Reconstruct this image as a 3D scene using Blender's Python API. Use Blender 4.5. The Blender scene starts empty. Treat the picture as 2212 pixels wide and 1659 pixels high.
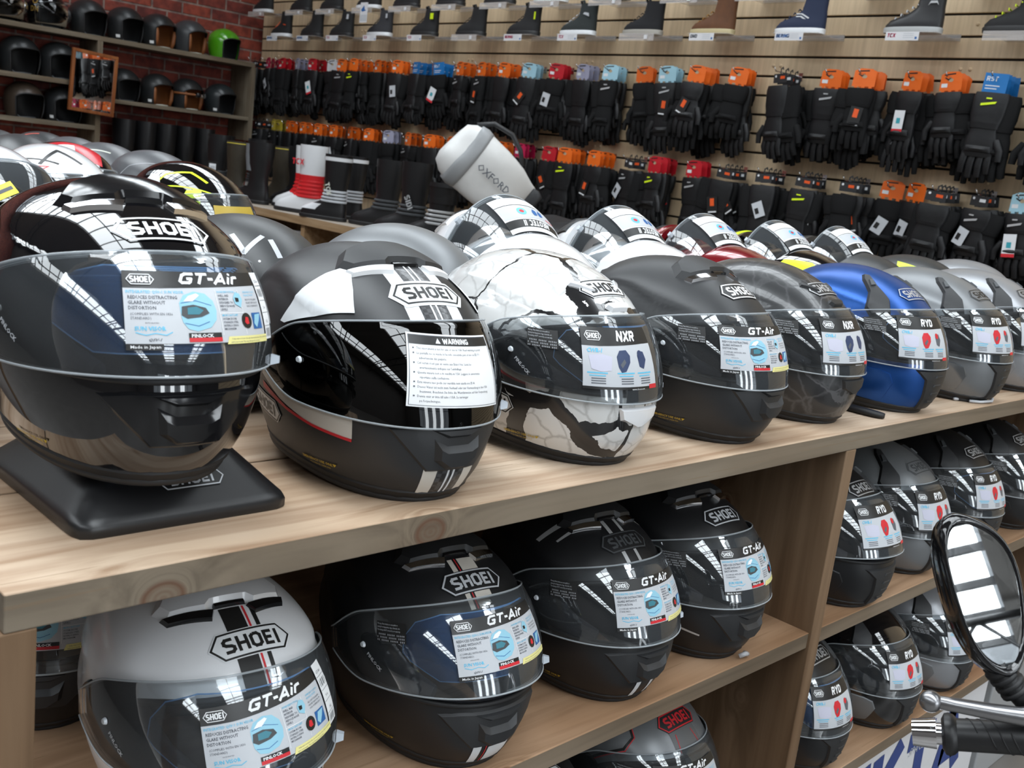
import bpy, bmesh, math, random
import numpy as np
from mathutils import Vector, Matrix
random.seed(7)
SC = bpy.context.scene
COL = SC.collection
# ---------------------------------------------------------------- camera
RC = np.array([[0.6902184, 0.71389555, 0.11811733], [0.22887842, -0.06053651, -0.97157089], [-0.68644972, 0.69763062, -0.2051787]])
cd = bpy.data.cameras.new('camera'); cam = bpy.data.objects.new('camera', cd); COL.objects.link(cam)
cd.sensor_fit = 'HORIZONTAL'; cd.sensor_width = 36.0; cd.lens = 2221.9 / 2212 * 36; cd.clip_start = 0.05; cd.clip_end = 60
mw = Matrix.Identity(4)
for i in range(3):
    mw[i][0] = RC[0][i]; mw[i][1] = -RC[1][i]; mw[i][2] = -RC[2][i]
mw[0][3], mw[1][3], mw[2][3] = 0, 0, 1.47
cam.matrix_world = mw
cd.dof.use_dof = True; cd.dof.focus_distance = 1.45; cd.dof.aperture_fstop = 13.0
SC.camera = cam
# ---------------------------------------------------------------- colour management, world, light
SC.view_settings.view_transform = 'Standard'; SC.view_settings.look = 'None'
SC.view_settings.exposure = 0.0; SC.view_settings.gamma = 1.0; SC.view_settings.use_curve_mapping = False
w = bpy.data.worlds.new('overcast_sky'); SC.world = w; w.use_nodes = True
wn = w.node_tree.nodes; wl = w.node_tree.links
bgn = wn['Background']; bgn.inputs[0].default_value = (0.80, 0.90, 1.0, 1); bgn.inputs[1].default_value = 1.0
SKY_STRIPS = [(-3.2, 1.2), (0.35, 1.3), (3.3, 1.0)]     # centre y, width: the long roof lights, running along x
ROOF_Z = 4.3
def area(name, loc, rot, sx, sy, power, col):
    l = bpy.data.lights.new(name, 'AREA'); l.shape = 'RECTANGLE'; l.size = sx; l.size_y = sy; l.energy = power; l.color = col
    o = bpy.data.objects.new(name, l); COL.objects.link(o); o.location = loc; o.rotation_euler = rot
    return o
DAY = (0.90, 0.96, 1.0)
for i, (cy, wd) in enumerate(SKY_STRIPS):
    area('daylight_rooflight', (0.5, cy, ROOF_Z + 0.12), (0, 0, 0), 15.5, wd - 0.06, [470, 540, 330][i], DAY)
for cy in (-.35, 1.2, 2.75):
    area('daylight_shopfront', (8.9, cy, 2.1), (0, math.radians(90), 0), 2.8, .62, 50, DAY)
# ---------------------------------------------------------------- materials
MATS = {}
def pmat(key, col, rough=0.5, metal=0.0, coat=0.0, var=0.0, scale=30, bump=0.0, spec=0.5, trans=0.0, emit=None, alpha=1.0):
    if key in MATS: return MATS[key]
    m = bpy.data.materials.new(key); m.use_nodes = True
    nt = m.node_tree; b = nt.nodes['Principled BSDF']
    b.inputs['Base Color'].default_value = (*col, 1); b.inputs['Roughness'].default_value = rough
    b.inputs['Metallic'].default_value = metal; b.inputs['Coat Weight'].default_value = coat
    b.inputs['Coat Roughness'].default_value = 0.03
    b.inputs['Specular IOR Level'].default_value = spec; b.inputs['Transmission Weight'].default_value = trans
    b.inputs['Alpha'].default_value = alpha
    if var or bump:
        tc = nt.nodes.new('ShaderNodeTexCoord'); n = nt.nodes.new('ShaderNodeTexNoise')
        n.inputs['Scale'].default_value = scale; n.inputs['Detail'].default_value = 5
        nt.links.new(tc.outputs['Object'], n.inputs['Vector'])
        if var:
            mx = nt.nodes.new('ShaderNodeMix'); mx.data_type = 'RGBA'
            mx.inputs['A'].default_value = (*[c * (1 - var) for c in col], 1)
            mx.inputs['B'].default_value = (*[min(1, c * (1 + var)) for c in col], 1)
            nt.links.new(n.outputs['Fac'], mx.inputs['Factor']); nt.links.new(mx.outputs['Result'], b.inputs['Base Color'])
        if bump:
            bp = nt.nodes.new('ShaderNodeBump'); bp.inputs['Strength'].default_value = bump; bp.inputs['Distance'].default_value = 0.002
            nt.links.new(n.outputs['Fac'], bp.inputs['Height']); nt.links.new(bp.outputs['Normal'], b.inputs['Normal'])
    MATS[key] = m
    return m
def visor_mat(key, tint, ior=1.5, haze=0.0, hc=(.8, .85, .9)):
    if key in MATS: return MATS[key]
    m = bpy.data.materials.new(key); m.use_nodes = True; nt = m.node_tree; nt.nodes.clear()
    out = nt.nodes.new('ShaderNodeOutputMaterial'); t = nt.nodes.new('ShaderNodeBsdfTransparent'); g = nt.nodes.new('ShaderNodeBsdfGlossy')
    t.inputs[0].default_value = (*tint, 1); g.inputs['Roughness'].default_value = 0.015; g.inputs[0].default_value = (1, 1, 1, 1)
    f = nt.nodes.new('ShaderNodeFresnel'); f.inputs[0].default_value = ior
    mx = nt.nodes.new('ShaderNodeMixShader')
    tc = nt.nodes.new('ShaderNodeTexCoord'); n = nt.nodes.new('ShaderNodeTexNoise'); n.inputs['Scale'].default_value = 9
    bp = nt.nodes.new('ShaderNodeBump'); bp.inputs['Strength'].default_value = 0.12; bp.inputs['Distance'].default_value = 0.004
    nt.links.new(tc.outputs['Object'], n.inputs['Vector']); nt.links.new(n.outputs['Fac'], bp.inputs['Height'])
    nt.links.new(bp.outputs['Normal'], g.inputs['Normal'])
    nt.links.new(f.outputs[0], mx.inputs[0]); nt.links.new(t.outputs[0], mx.inputs[1]); nt.links.new(g.outputs[0], mx.inputs[2])
    if haze:
        d = nt.nodes.new('ShaderNodeBsdfDiffuse'); d.inputs[0].default_value = (*hc, 1)
        m2 = nt.nodes.new('ShaderNodeMixShader'); m2.inputs[0].default_value = haze
        nt.links.new(mx.outputs[0], m2.inputs[1]); nt.links.new(d.outputs[0], m2.inputs[2]); nt.links.new(m2.outputs[0], out.inputs[0])
    else: nt.links.new(mx.outputs[0], out.inputs[0])
    MATS[key] = m
    return m
def wood(key, axis='Y', ca=(0.60, 0.43, 0.27), cb=(0.40, 0.25, 0.135), knots=(), grey=0.0, seam=None, rough=0.65):
    """softwood boards: stretched grain along an axis, streaks, knots given as points with radius (object space)"""
    if key in MATS: return MATS[key]
    m = bpy.data.materials.new(key); m.use_nodes = True; nt = m.node_tree; N = nt.nodes.new; L = nt.links.new
    b = nt.nodes['Principled BSDF']; b.inputs['Roughness'].default_value = rough; b.inputs['Specular IOR Level'].default_value = 0.25
    tc = N('ShaderNodeTexCoord'); vec = tc.outputs['Object']
    def math_(op, a, bb=None, c=None):
        n = N('ShaderNodeMath'); n.operation = op
        for i, v in enumerate((a, bb, c)):
            if v is None: continue
            if isinstance(v, (int, float)): n.inputs[i].default_value = v
            else: L(v, n.inputs[i])
        return n.outputs[0]
    # knot field: grain bends around each knot
    warp = None; kdark = None
    for (kx, ky, kz, kr) in knots:
        sb = N('ShaderNodeVectorMath'); sb.operation = 'SUBTRACT'; L(vec, sb.inputs[0]); sb.inputs[1].default_value = (kx, ky, kz)
        sc = N('ShaderNodeVectorMath'); sc.operation = 'MULTIPLY'; L(sb.outputs[0], sc.inputs[0])
        sc.inputs[1].default_value = (1, 0.75, 1) if axis == 'Y' else (1, 1, .75)
        ln = N('ShaderNodeVectorMath'); ln.operation = 'LENGTH'; L(sc.outputs[0], ln.inputs[0])
        d = ln.outputs['Value']
        inf = math_('POWER', math_('DIVIDE', kr, math_('MAXIMUM', d, kr)), 2.0)
        warp = inf if warp is None else math_('ADD', warp, inf)
        rim = math_('SUBTRACT', 1.0, math_('MINIMUM', math_('DIVIDE', math_('ABSOLUTE', math_('SUBTRACT', d, kr * 0.85)), kr * 0.26), 1.0))
        ins = math_('MULTIPLY', math_('LESS_THAN', d, kr * 0.8), math_('MULTIPLY_ADD', math_('SINE', math_('MULTIPLY', d, 1300)), 0.14, 0.34))
        kk = math_('MAXIMUM', rim, ins)
        kdark = kk if kdark is None else math_('MAXIMUM', kdark, kk)
    mp = N('ShaderNodeMapping'); L(vec, mp.inputs[0])
    s = {'X': (1.2, 22, 22), 'Y': (22, 1.2, 22), 'Z': (22, 22, 1.2)}[axis]
    mp.inputs['Scale'].default_value = s
    n1 = N('ShaderNodeTexNoise'); n1.inputs['Scale'].default_value = 1.6; n1.inputs['Detail'].default_value = 6; n1.inputs['Distortion'].default_value = 0.6
    if warp is not None:
        cmb = N('ShaderNodeCombineXYZ')
        for i in range(3): L(math_('MULTIPLY', warp, 1.6), cmb.inputs[i])
        ad = N('ShaderNodeVectorMath'); ad.operation = 'ADD'; L(mp.outputs[0], ad.inputs[0]); L(cmb.outputs[0], ad.inputs[1]); L(ad.outputs[0], n1.inputs['Vector'])
    else: L(mp.outputs[0], n1.inputs['Vector'])
    cr = N('ShaderNodeValToRGB'); cr.color_ramp.elements[0].position = 0.33; cr.color_ramp.elements[0].color = (*cb, 1)
    cr.color_ramp.elements[1].position = 0.62; cr.color_ramp.elements[1].color = (*ca, 1)
    L(n1.outputs['Fac'], cr.inputs[0])
    # broad stain patches
    mp2 = N('ShaderNodeMapping'); L(vec, mp2.inputs[0]); mp2.inputs['Scale'].default_value = tuple(0.25 * v if v > 2 else 1.5 * v for v in s)
    n2 = N('ShaderNodeTexNoise'); n2.inputs['Scale'].default_value = 1.1; n2.inputs['Detail'].default_value = 3; L(mp2.outputs[0], n2.inputs['Vector'])
    mx = N('ShaderNodeMix'); mx.data_type = 'RGBA'; mx.blend_type = 'MULTIPLY'
    cr2 = N('ShaderNodeValToRGB'); cr2.color_ramp.elements[0].position = 0.35; cr2.color_ramp.elements[0].color = (0.70, 0.60, 0.50, 1)
    cr2.color_ramp.elements[1].position = 0.6; cr2.color_ramp.elements[1].color = (1, 1, 1, 1)
    L(n2.outputs['Fac'], cr2.inputs[0]); mx.inputs['Factor'].default_value = 0.75
    L(cr.outputs[0], mx.inputs['A']); L(cr2.outputs[0], mx.inputs['B']); colr = mx.outputs['Result']
    # dark hairline streaks
    mp3 = N('ShaderNodeMapping'); L(vec, mp3.inputs[0]); mp3.inputs['Scale'].default_value = tuple(7 * v if v > 2 else 3 * v for v in s)
    n3 = N('ShaderNodeTexNoise'); n3.inputs['Scale'].default_value = 1.0; n3.inputs['Detail'].default_value = 2; L(mp3.outputs[0], n3.inputs['Vector'])
    st = math_('MULTIPLY', math_('GREATER_THAN', n3.outputs['Fac'], 0.68), 0.35)
    m3 = N('ShaderNodeMix'); m3.data_type = 'RGBA'; L(st, m3.inputs['Factor']); L(colr, m3.inputs['A']); m3.inputs['B'].default_value = (0.2, 0.12, 0.06, 1); colr = m3.outputs['Result']
    if kdark is not None:
        m4 = N('ShaderNodeMix'); m4.data_type = 'RGBA'; L(kdark, m4.inputs['Factor']); L(colr, m4.inputs['A']); m4.inputs['B'].default_value = (0.10, 0.035, 0.012, 1); colr = m4.outputs['Result']
    if grey:
        m5 = N('ShaderNodeMix'); m5.data_type = 'RGBA'; m5.inputs['Factor'].default_value = grey; L(colr, m5.inputs['A']); m5.inputs['B'].default_value = (0.27, 0.24, 0.2, 1); colr = m5.outputs['Result']
    L(colr, b.inputs['Base Color'])
    bp = N('ShaderNodeBump'); bp.inputs['Strength'].default_value = 0.25; bp.inputs['Distance'].default_value = 0.001
    L(n1.outputs['Fac'], bp.inputs['Height']); L(bp.outputs['Normal'], b.inputs['Normal'])
    MATS[key] = m
    return m
# ---------------------------------------------------------------- object helpers
def tag(o, label=None, cat=None, group=None, kind=None):
    if label: o['label'] = label
    if cat: o['category'] = cat
    if group: o['group'] = group
    if kind: o['kind'] = kind
    return o
def thing(name, label, cat, loc=(0, 0, 0), rz=0.0, group=None, rot=None, scale=1.0):
    o = bpy.data.objects.new(name, None); COL.objects.link(o); o.empty_display_size = 0.05
    o.location = loc; o.rotation_euler = rot if rot else (0, 0, rz); o.scale = (scale,) * 3
    return tag(o, label, cat, group)
def link(name, me, parent=None, loc=None, rot=None):
    o = bpy.data.objects.new(name, me); COL.objects.link(o)
    if parent: o.parent = parent
    if loc is not None: o.location = loc
    if rot is not None: o.rotation_euler = rot
    return o
def obj(name, bm, mats, parent=None, smooth=False, loc=None, rot=None, sharp=None):
    me = bpy.data.meshes.new(name); bmesh.ops.recalc_face_normals(bm, faces=bm.faces); bm.to_mesh(me); bm.free()
    for m in (mats if isinstance(mats, (list, tuple)) else [mats]): me.materials.append(m)
    if smooth:
        me.polygons.foreach_set('use_smooth', [True] * len(me.polygons))
        if sharp: me.set_sharp_from_angle(angle=math.radians(sharp))
    return link(name, me, parent, loc, rot)
def copy_tree(o, parent=None):
    c = o.copy(); COL.objects.link(c); c.parent = parent
    for ch in list(o.children): copy_tree(ch, c)
    return c
def box(bm, x0, x1, y0, y1, z0, z1, bev=0.0, mi=0):
    vs = [bm.verts.new(p) for p in ((x0, y0, z0), (x1, y0, z0), (x1, y1, z0), (x0, y1, z0), (x0, y0, z1), (x1, y0, z1), (x1, y1, z1), (x0, y1, z1))]
    fs = [bm.faces.new([vs[i] for i in f]) for f in ((0, 3, 2, 1), (4, 5, 6, 7), (0, 1, 5, 4), (1, 2, 6, 5), (2, 3, 7, 6), (3, 0, 4, 7))]
    for f in fs: f.material_index = mi
    if bev:
        es = set(e for f in fs for e in f.edges)
        bmesh.ops.bevel(bm, geom=list(es), offset=bev, segments=2, affect='EDGES', profile=0.5)
def tube(bm, pts, r, n=10, cap=True, mi=0, closed=False):
    pts = [Vector(p) for p in pts]; k = len(pts); rings = []
    rr = r if isinstance(r, (list, tuple)) else [r] * k
    up = Vector((0, 0, 1)); prev = None
    for i, p in enumerate(pts):
        a = pts[(i - 1) % k] if (i > 0 or closed) else p; c = pts[(i + 1) % k] if (i < k - 1 or closed) else p
        t = (c - a).normalized()
        if prev is None: x = t.orthogonal().normalized()
        else: x = (prev - t * prev.dot(t)).normalized()
        prev = x; y = t.cross(x)
        rings.append([bm.verts.new(p + (x * math.cos(2 * math.pi * j / n) + y * math.sin(2 * math.pi * j / n)) * rr[i]) for j in range(n)])
    for i in range(k if closed else k - 1):
        A, B = rings[i], rings[(i + 1) % k]
        for j in range(n):
            f = bm.faces.new((A[j], A[(j + 1) % n], B[(j + 1) % n], B[j])); f.material_index = mi; f.smooth = True
    if cap and not closed:
        f = bm.faces.new(rings[0][::-1]); f.material_index = mi
        f = bm.faces.new(rings[-1]); f.material_index = mi
def loft(bm, rows, n=20, cap=True, mi=0, ax=None):
    """rows of (z, x_back, x_front, half_width, exponent[, y_shift]) -> closed body"""
    rings = []
    for r in rows:
        z, xb, xf, hw, e = r[:5]; ys = r[5] if len(r) > 5 else 0
        cx, rx = (xb + xf) / 2, (xf - xb) / 2; ring = []
        for j in range(n):
            a = 2 * math.pi * j / n; c, s = math.cos(a), math.sin(a)
            k = (abs(c) ** e + abs(s) ** e) ** (-1 / e)
            ring.append(bm.verts.new((cx + rx * c * k, ys + hw * s * k, z)))
        rings.append(ring)
    for A, B in zip(rings, rings[1:]):
        for j in range(n):
            f = bm.faces.new((A[j], A[(j + 1) % n], B[(j + 1) % n], B[j])); f.material_index = mi; f.smooth = True
    if cap:
        bm.faces.new(rings[0][::-1]).material_index = mi; bm.faces.new(rings[-1]).material_index = mi
    return rings
# ---------------------------------------------------------------- flat artwork (letters, stickers) wrapped on surfaces
GL = {  # blocky stroke letters, height 1: (width, [polylines])
 'S': (.70, [[(.60, .9), (.22, .9), (.1, .78), (.1, .62), (.2, .54), (.48, .46), (.6, .38), (.6, .22), (.48, .1), (.08, .1)]]),
 'H': (.70, [[(.1, 0), (.1, 1)], [(.6, 0), (.6, 1)], [(.1, .5), (.6, .5)]]),
 'O': (.72, [[(.24, .9), (.48, .9), (.62, .76), (.62, .24), (.48, .1), (.24, .1), (.1, .24), (.1, .76), (.24, .9)]]),
 'E': (.62, [[(.1, 0), (.1, 1)], [(.1, .9), (.56, .9)], [(.1, .5), (.5, .5)], [(.1, .1), (.56, .1)]]),
 'I': (.26, [[(.12, 0), (.12, 1)]]),
 'G': (.80, [[(.72, .9), (.24, .9), (.1, .76), (.1, .24), (.24, .1), (.62, .1), (.68, .2), (.68, .46), (.42, .46)]]),
 'T': (.72, [[(.02, .9), (.70, .9)], [(.36, 0), (.36, .9)]]),
 '-': (.44, [[(.06, .45), (.38, .45)]]),
 'A': (.80, [[(.06, 0), (.4, .94), (.74, 0)], [(.2, .3), (.6, .3)]]),
 'i': (.28, [[(.13, 0), (.13, .66)], [(.13, .82), (.13, 1)]]),
 'r': (.50, [[(.1, 0), (.1, .56), (.2, .62), (.46, .62)]]),
 'N': (.78, [[(.1, 0), (.1, .95), (.66, .05), (.66, 1)]]),
 'X': (.76, [[(.06, 0), (.7, 1)], [(.06, 1), (.7, 0)]]),
 'R': (.74, [[(.1, 0), (.1, .9), (.52, .9), (.62, .8), (.62, .58), (.52, .48), (.1, .48)], [(.36, .48), (.64, 0)]]),
 'Y': (.76, [[(.04, 1), (.38, .5), (.72, 1)], [(.38, 0), (.38, .5)]]),
 'D': (.74, [[(.1, 0), (.1, .9), (.46, .9), (.62, .74), (.62, .26), (.46, .1), (.1, .1)]]),
 'C': (.70, [[(.64, .9), (.24, .9), (.1, .76), (.1, .24), (.24, .1), (.64, .1)]]),
 'F': (.60, [[(.1, 0), (.1, 1)], [(.1, .9), (.56, .9)], [(.1, .48), (.48, .48)]]),
 'B': (.72, [[(.1, .1), (.1, .9), (.5, .9), (.6, .8), (.6, .6), (.5, .5), (.1, .5)], [(.5, .5), (.62, .4), (.62, .2), (.5, .1), (.1, .1)]]),
 'K': (.72, [[(.1, 0), (.1, 1)], [(.66, 1), (.16, .5), (.68, 0)]]),
 'L': (.56, [[(.1, 1), (.1, .1), (.52, .1)]]),
 'P': (.70, [[(.1, 0), (.1, .9), (.52, .9), (.62, .8), (.62, .54), (.52, .44), (.1, .44)]]),
 'V': (.74, [[(.04, 1), (.37, .04), (.7, 1)]]), 'W': (1.0, [[(.04, 1), (.26, .05), (.5, .8), (.74, .05), (.96, 1)]]),
 'M': (.9, [[(.1, 0), (.1, .95), (.44, .2), (.78, .95), (.78, 0)]]), 'U': (.72, [[(.1, 1), (.1, .22), (.22, .1), (.5, .1), (.62, .22), (.62, 1)]]),
 ' ': (.4, [])}
def inset_poly(pts, d):
    n = len(pts); ar = sum(pts[i][0] * pts[(i + 1) % n][1] - pts[(i + 1) % n][0] * pts[i][1] for i in range(n))
    s = 1 if ar > 0 else -1; out = []
    for i in range(n):
        p0, p1, p2 = Vector(pts[i - 1]), Vector(pts[i]), Vector(pts[(i + 1) % n])
        a, b = (p1 - p0).normalized(), (p2 - p1).normalized()
        na, nb = Vector((-a.y, a.x)) * s, Vector((-b.y, b.x)) * s
        m = (na + nb)
        if m.length < 1e-6: m = na
        m.normalize(); k = d / max(0.35, m.dot(na)); out.append(tuple(p1 + m * k))
    return out
_textcache = {}
def text_mesh(s, bold=0.0, res=2):
    k = (s, bold, res)
    if k in _textcache: return _textcache[k]
    cu = bpy.data.curves.new('t', 'FONT'); cu.body = s; cu.resolution_u = res; cu.offset = bold; cu.align_x = 'LEFT'
    o = bpy.data.objects.new('t', cu); me = bpy.data.meshes.new_from_object(o)
    vs = [tuple(v.co) for v in me.vertices]; fs = [tuple(p.vertices) for p in me.polygons]
    bpy.data.objects.remove(o); bpy.data.curves.remove(cu); bpy.data.meshes.remove(me)
    _textcache[k] = (vs, fs); return _textcache[k]
class Flat:
    def __init__(s): s.bm = bmesh.new(); s.mats = []
    def mi(s, m):
        if m not in s.mats: s.mats.append(m)
        return s.mats.index(m)
    def poly(s, pts, off, mat):
        vs = [s.bm.verts.new((p[0], p[1], off)) for p in pts]; f = s.bm.faces.new(vs); f.material_index = s.mi(mat)
        if len(pts) > 4: bmesh.ops.triangulate(s.bm, faces=[f])
    def rect(s, x0, y0, x1, y1, off, mat): s.poly([(x0, y0), (x1, y0), (x1, y1), (x0, y1)], off, mat)
    def raised(s, pts, h, mat, ins=0.003, low=-0.001, top=None):
        inner = inset_poly(pts, ins); i = s.mi(mat)
        A = [s.bm.verts.new((p[0], p[1], low)) for p in pts]; B = [s.bm.verts.new((p[0], p[1], h)) for p in inner]; n = len(pts)
        for j in range(n): s.bm.faces.new((A[j], A[(j + 1) % n], B[(j + 1) % n], B[j])).material_index = i
        f = s.bm.faces.new(B); f.material_index = i if top is None else s.mi(top)
        bmesh.ops.triangulate(s.bm, faces=[f])
    def ring(s, pts, wd, off, mat):
        inner = inset_poly(pts, wd); i = s.mi(mat); n = len(pts)
        A = [s.bm.verts.new((p[0], p[1], off)) for p in pts]; B = [s.bm.verts.new((p[0], p[1], off)) for p in inner]
        for j in range(n): s.bm.faces.new((A[j], A[(j + 1) % n], B[(j + 1) % n], B[j])).material_index = i
    def ell(s, cx, cy, rx, ry, off, mat, n=20): s.poly([(cx + rx * math.cos(2 * math.pi * j / n), cy + ry * math.sin(2 * math.pi * j / n)) for j in range(n)], off, mat)
    def line(s, pts, wd, off, mat):
        i = s.mi(mat)
        for k in range(len(pts) - 1):
            a, b = Vector(pts[k]), Vector(pts[k + 1]); t = (b - a)
            if t.length < 1e-7: continue
            t.normalize(); e0 = t * wd / 2 * (0.8 if k > 0 else 0); e1 = t * wd / 2 * (0.8 if k < len(pts) - 2 else 0); nn = Vector((-t.y, t.x)) * wd / 2
            vs = [s.bm.verts.new((q.x, q.y, off)) for q in (a - e0 - nn, b + e1 - nn, b + e1 + nn, a - e0 + nn)]
            s.bm.faces.new(vs).material_index = i
    def word(s, txt, x, y, h, off, mat, wd=0.2, shear=0.0, gap=0.12, wx=1.0, cx=False):
        tw = sum(GL[c][0] * wx + gap for c in txt) * h - gap * h
        if cx: x -= tw / 2
        for c in txt:
            gw, pl = GL[c]
            for p in pl: s.line([(x + (a * wx + b * shear) * h, y + b * h) for a, b in p], wd * h, off, mat)
            x += (gw * wx + gap) * h
        return x
    def text(s, txt, x, y, h, off, mat, bold=0.0, wx=1.0, shear=0.0):
        vs, fs = text_mesh(txt, bold, 1); i = s.mi(mat)
        V = [s.bm.verts.new((x + (v[0] * wx + v[1] * shear) * h, y + v[1] * h, off)) for v in vs]
        for f in fs:
            try: s.bm.faces.new([V[k] for k in f]).material_index = i
            except ValueError: pass
    def rotate(s, deg, c=(0, 0)):
        bmesh.ops.rotate(s.bm, verts=s.bm.verts, cent=(c[0], c[1], 0), matrix=Matrix.Rotation(math.radians(deg), 3, 'Z'))
    def build(s, name, mapper, parent=None, step=0.012, smooth=True, sharp=35, loc=None, rot=None):
        bm = s.bm
        if step and len(bm.verts):
            for ax in (0, 1):
                lo = min(v.co[ax] for v in bm.verts); hi = max(v.co[ax] for v in bm.verts); k = math.floor(lo / step) + 1
                while k * step < hi - 1e-6:
                    co = [0, 0, 0]; co[ax] = k * step; no = [0, 0, 0]; no[ax] = 1
                    bmesh.ops.bisect_plane(bm, geom=bm.verts[:] + bm.edges[:] + bm.faces[:], plane_co=co, plane_no=no, dist=1e-6); k += 1
        P = np.array([v.co[:] for v in bm.verts]).reshape(-1, 3)
        Q = mapper(P)
        me = bpy.data.meshes.new(name); bm.to_mesh(me); bm.free()
        me.vertices.foreach_set('co', Q.astype(np.float32).ravel())
        for m in s.mats: me.materials.append(m)
        if smooth: me.polygons.foreach_set('use_smooth', [True] * len(me.polygons)); me.set_sharp_from_angle(angle=math.radians(sharp))
        me.update()
        return link(name, me, parent, loc, rot)
def map_flat(origin, right, up):
    o = np.array(origin, float); r = np.array(right, float); u = np.array(up, float); r /= np.linalg.norm(r); u /= np.linalg.norm(u); n = np.cross(r, u)
    return lambda P: o + P[:, 0:1] * r + P[:, 1:2] * u + P[:, 2:3] * n
# ---------------------------------------------------------------- helmet geometry
def sm(x, a, b):
    t = np.clip((x - a) / (b - a), 0, 1); return t * t * (3 - 2 * t)
def profile(zs, vs, zpk, H, ex, po=0.5):
    """value over height: smooth through control points below the peak, superellipse above it"""
    zs = np.array(zs); vs = np.array(vs); fine = np.linspace(0, zpk, 80)
    h = np.diff(zs); d = np.diff(vs) / h; m = np.zeros(len(zs)); m[0] = d[0]
    for i in range(1, len(zs) - 1): m[i] = 0 if d[i - 1] * d[i] <= 0 else 2 * d[i - 1] * d[i] / (d[i - 1] + d[i])
    idx = np.clip(np.searchsorted(zs, fine, 'right') - 1, 0, len(h) - 1); t = (fine - zs[idx]) / h[idx]
    y = (vs[idx] * (1 + 2 * t) * (1 - t) ** 2 + m[idx] * h[idx] * t * (1 - t) ** 2 + vs[idx + 1] * t * t * (3 - 2 * t) + m[idx + 1] * h[idx] * t * t * (t - 1))
    pk = vs[-1]
    def f(z):
        z = np.asarray(z, float); g = np.clip((z - zpk) / (H - zpk), 0, 1)
        return np.where(z <= zpk, np.interp(z, fine, y), pk * (1 - g ** ex) ** po)
    return f
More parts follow.
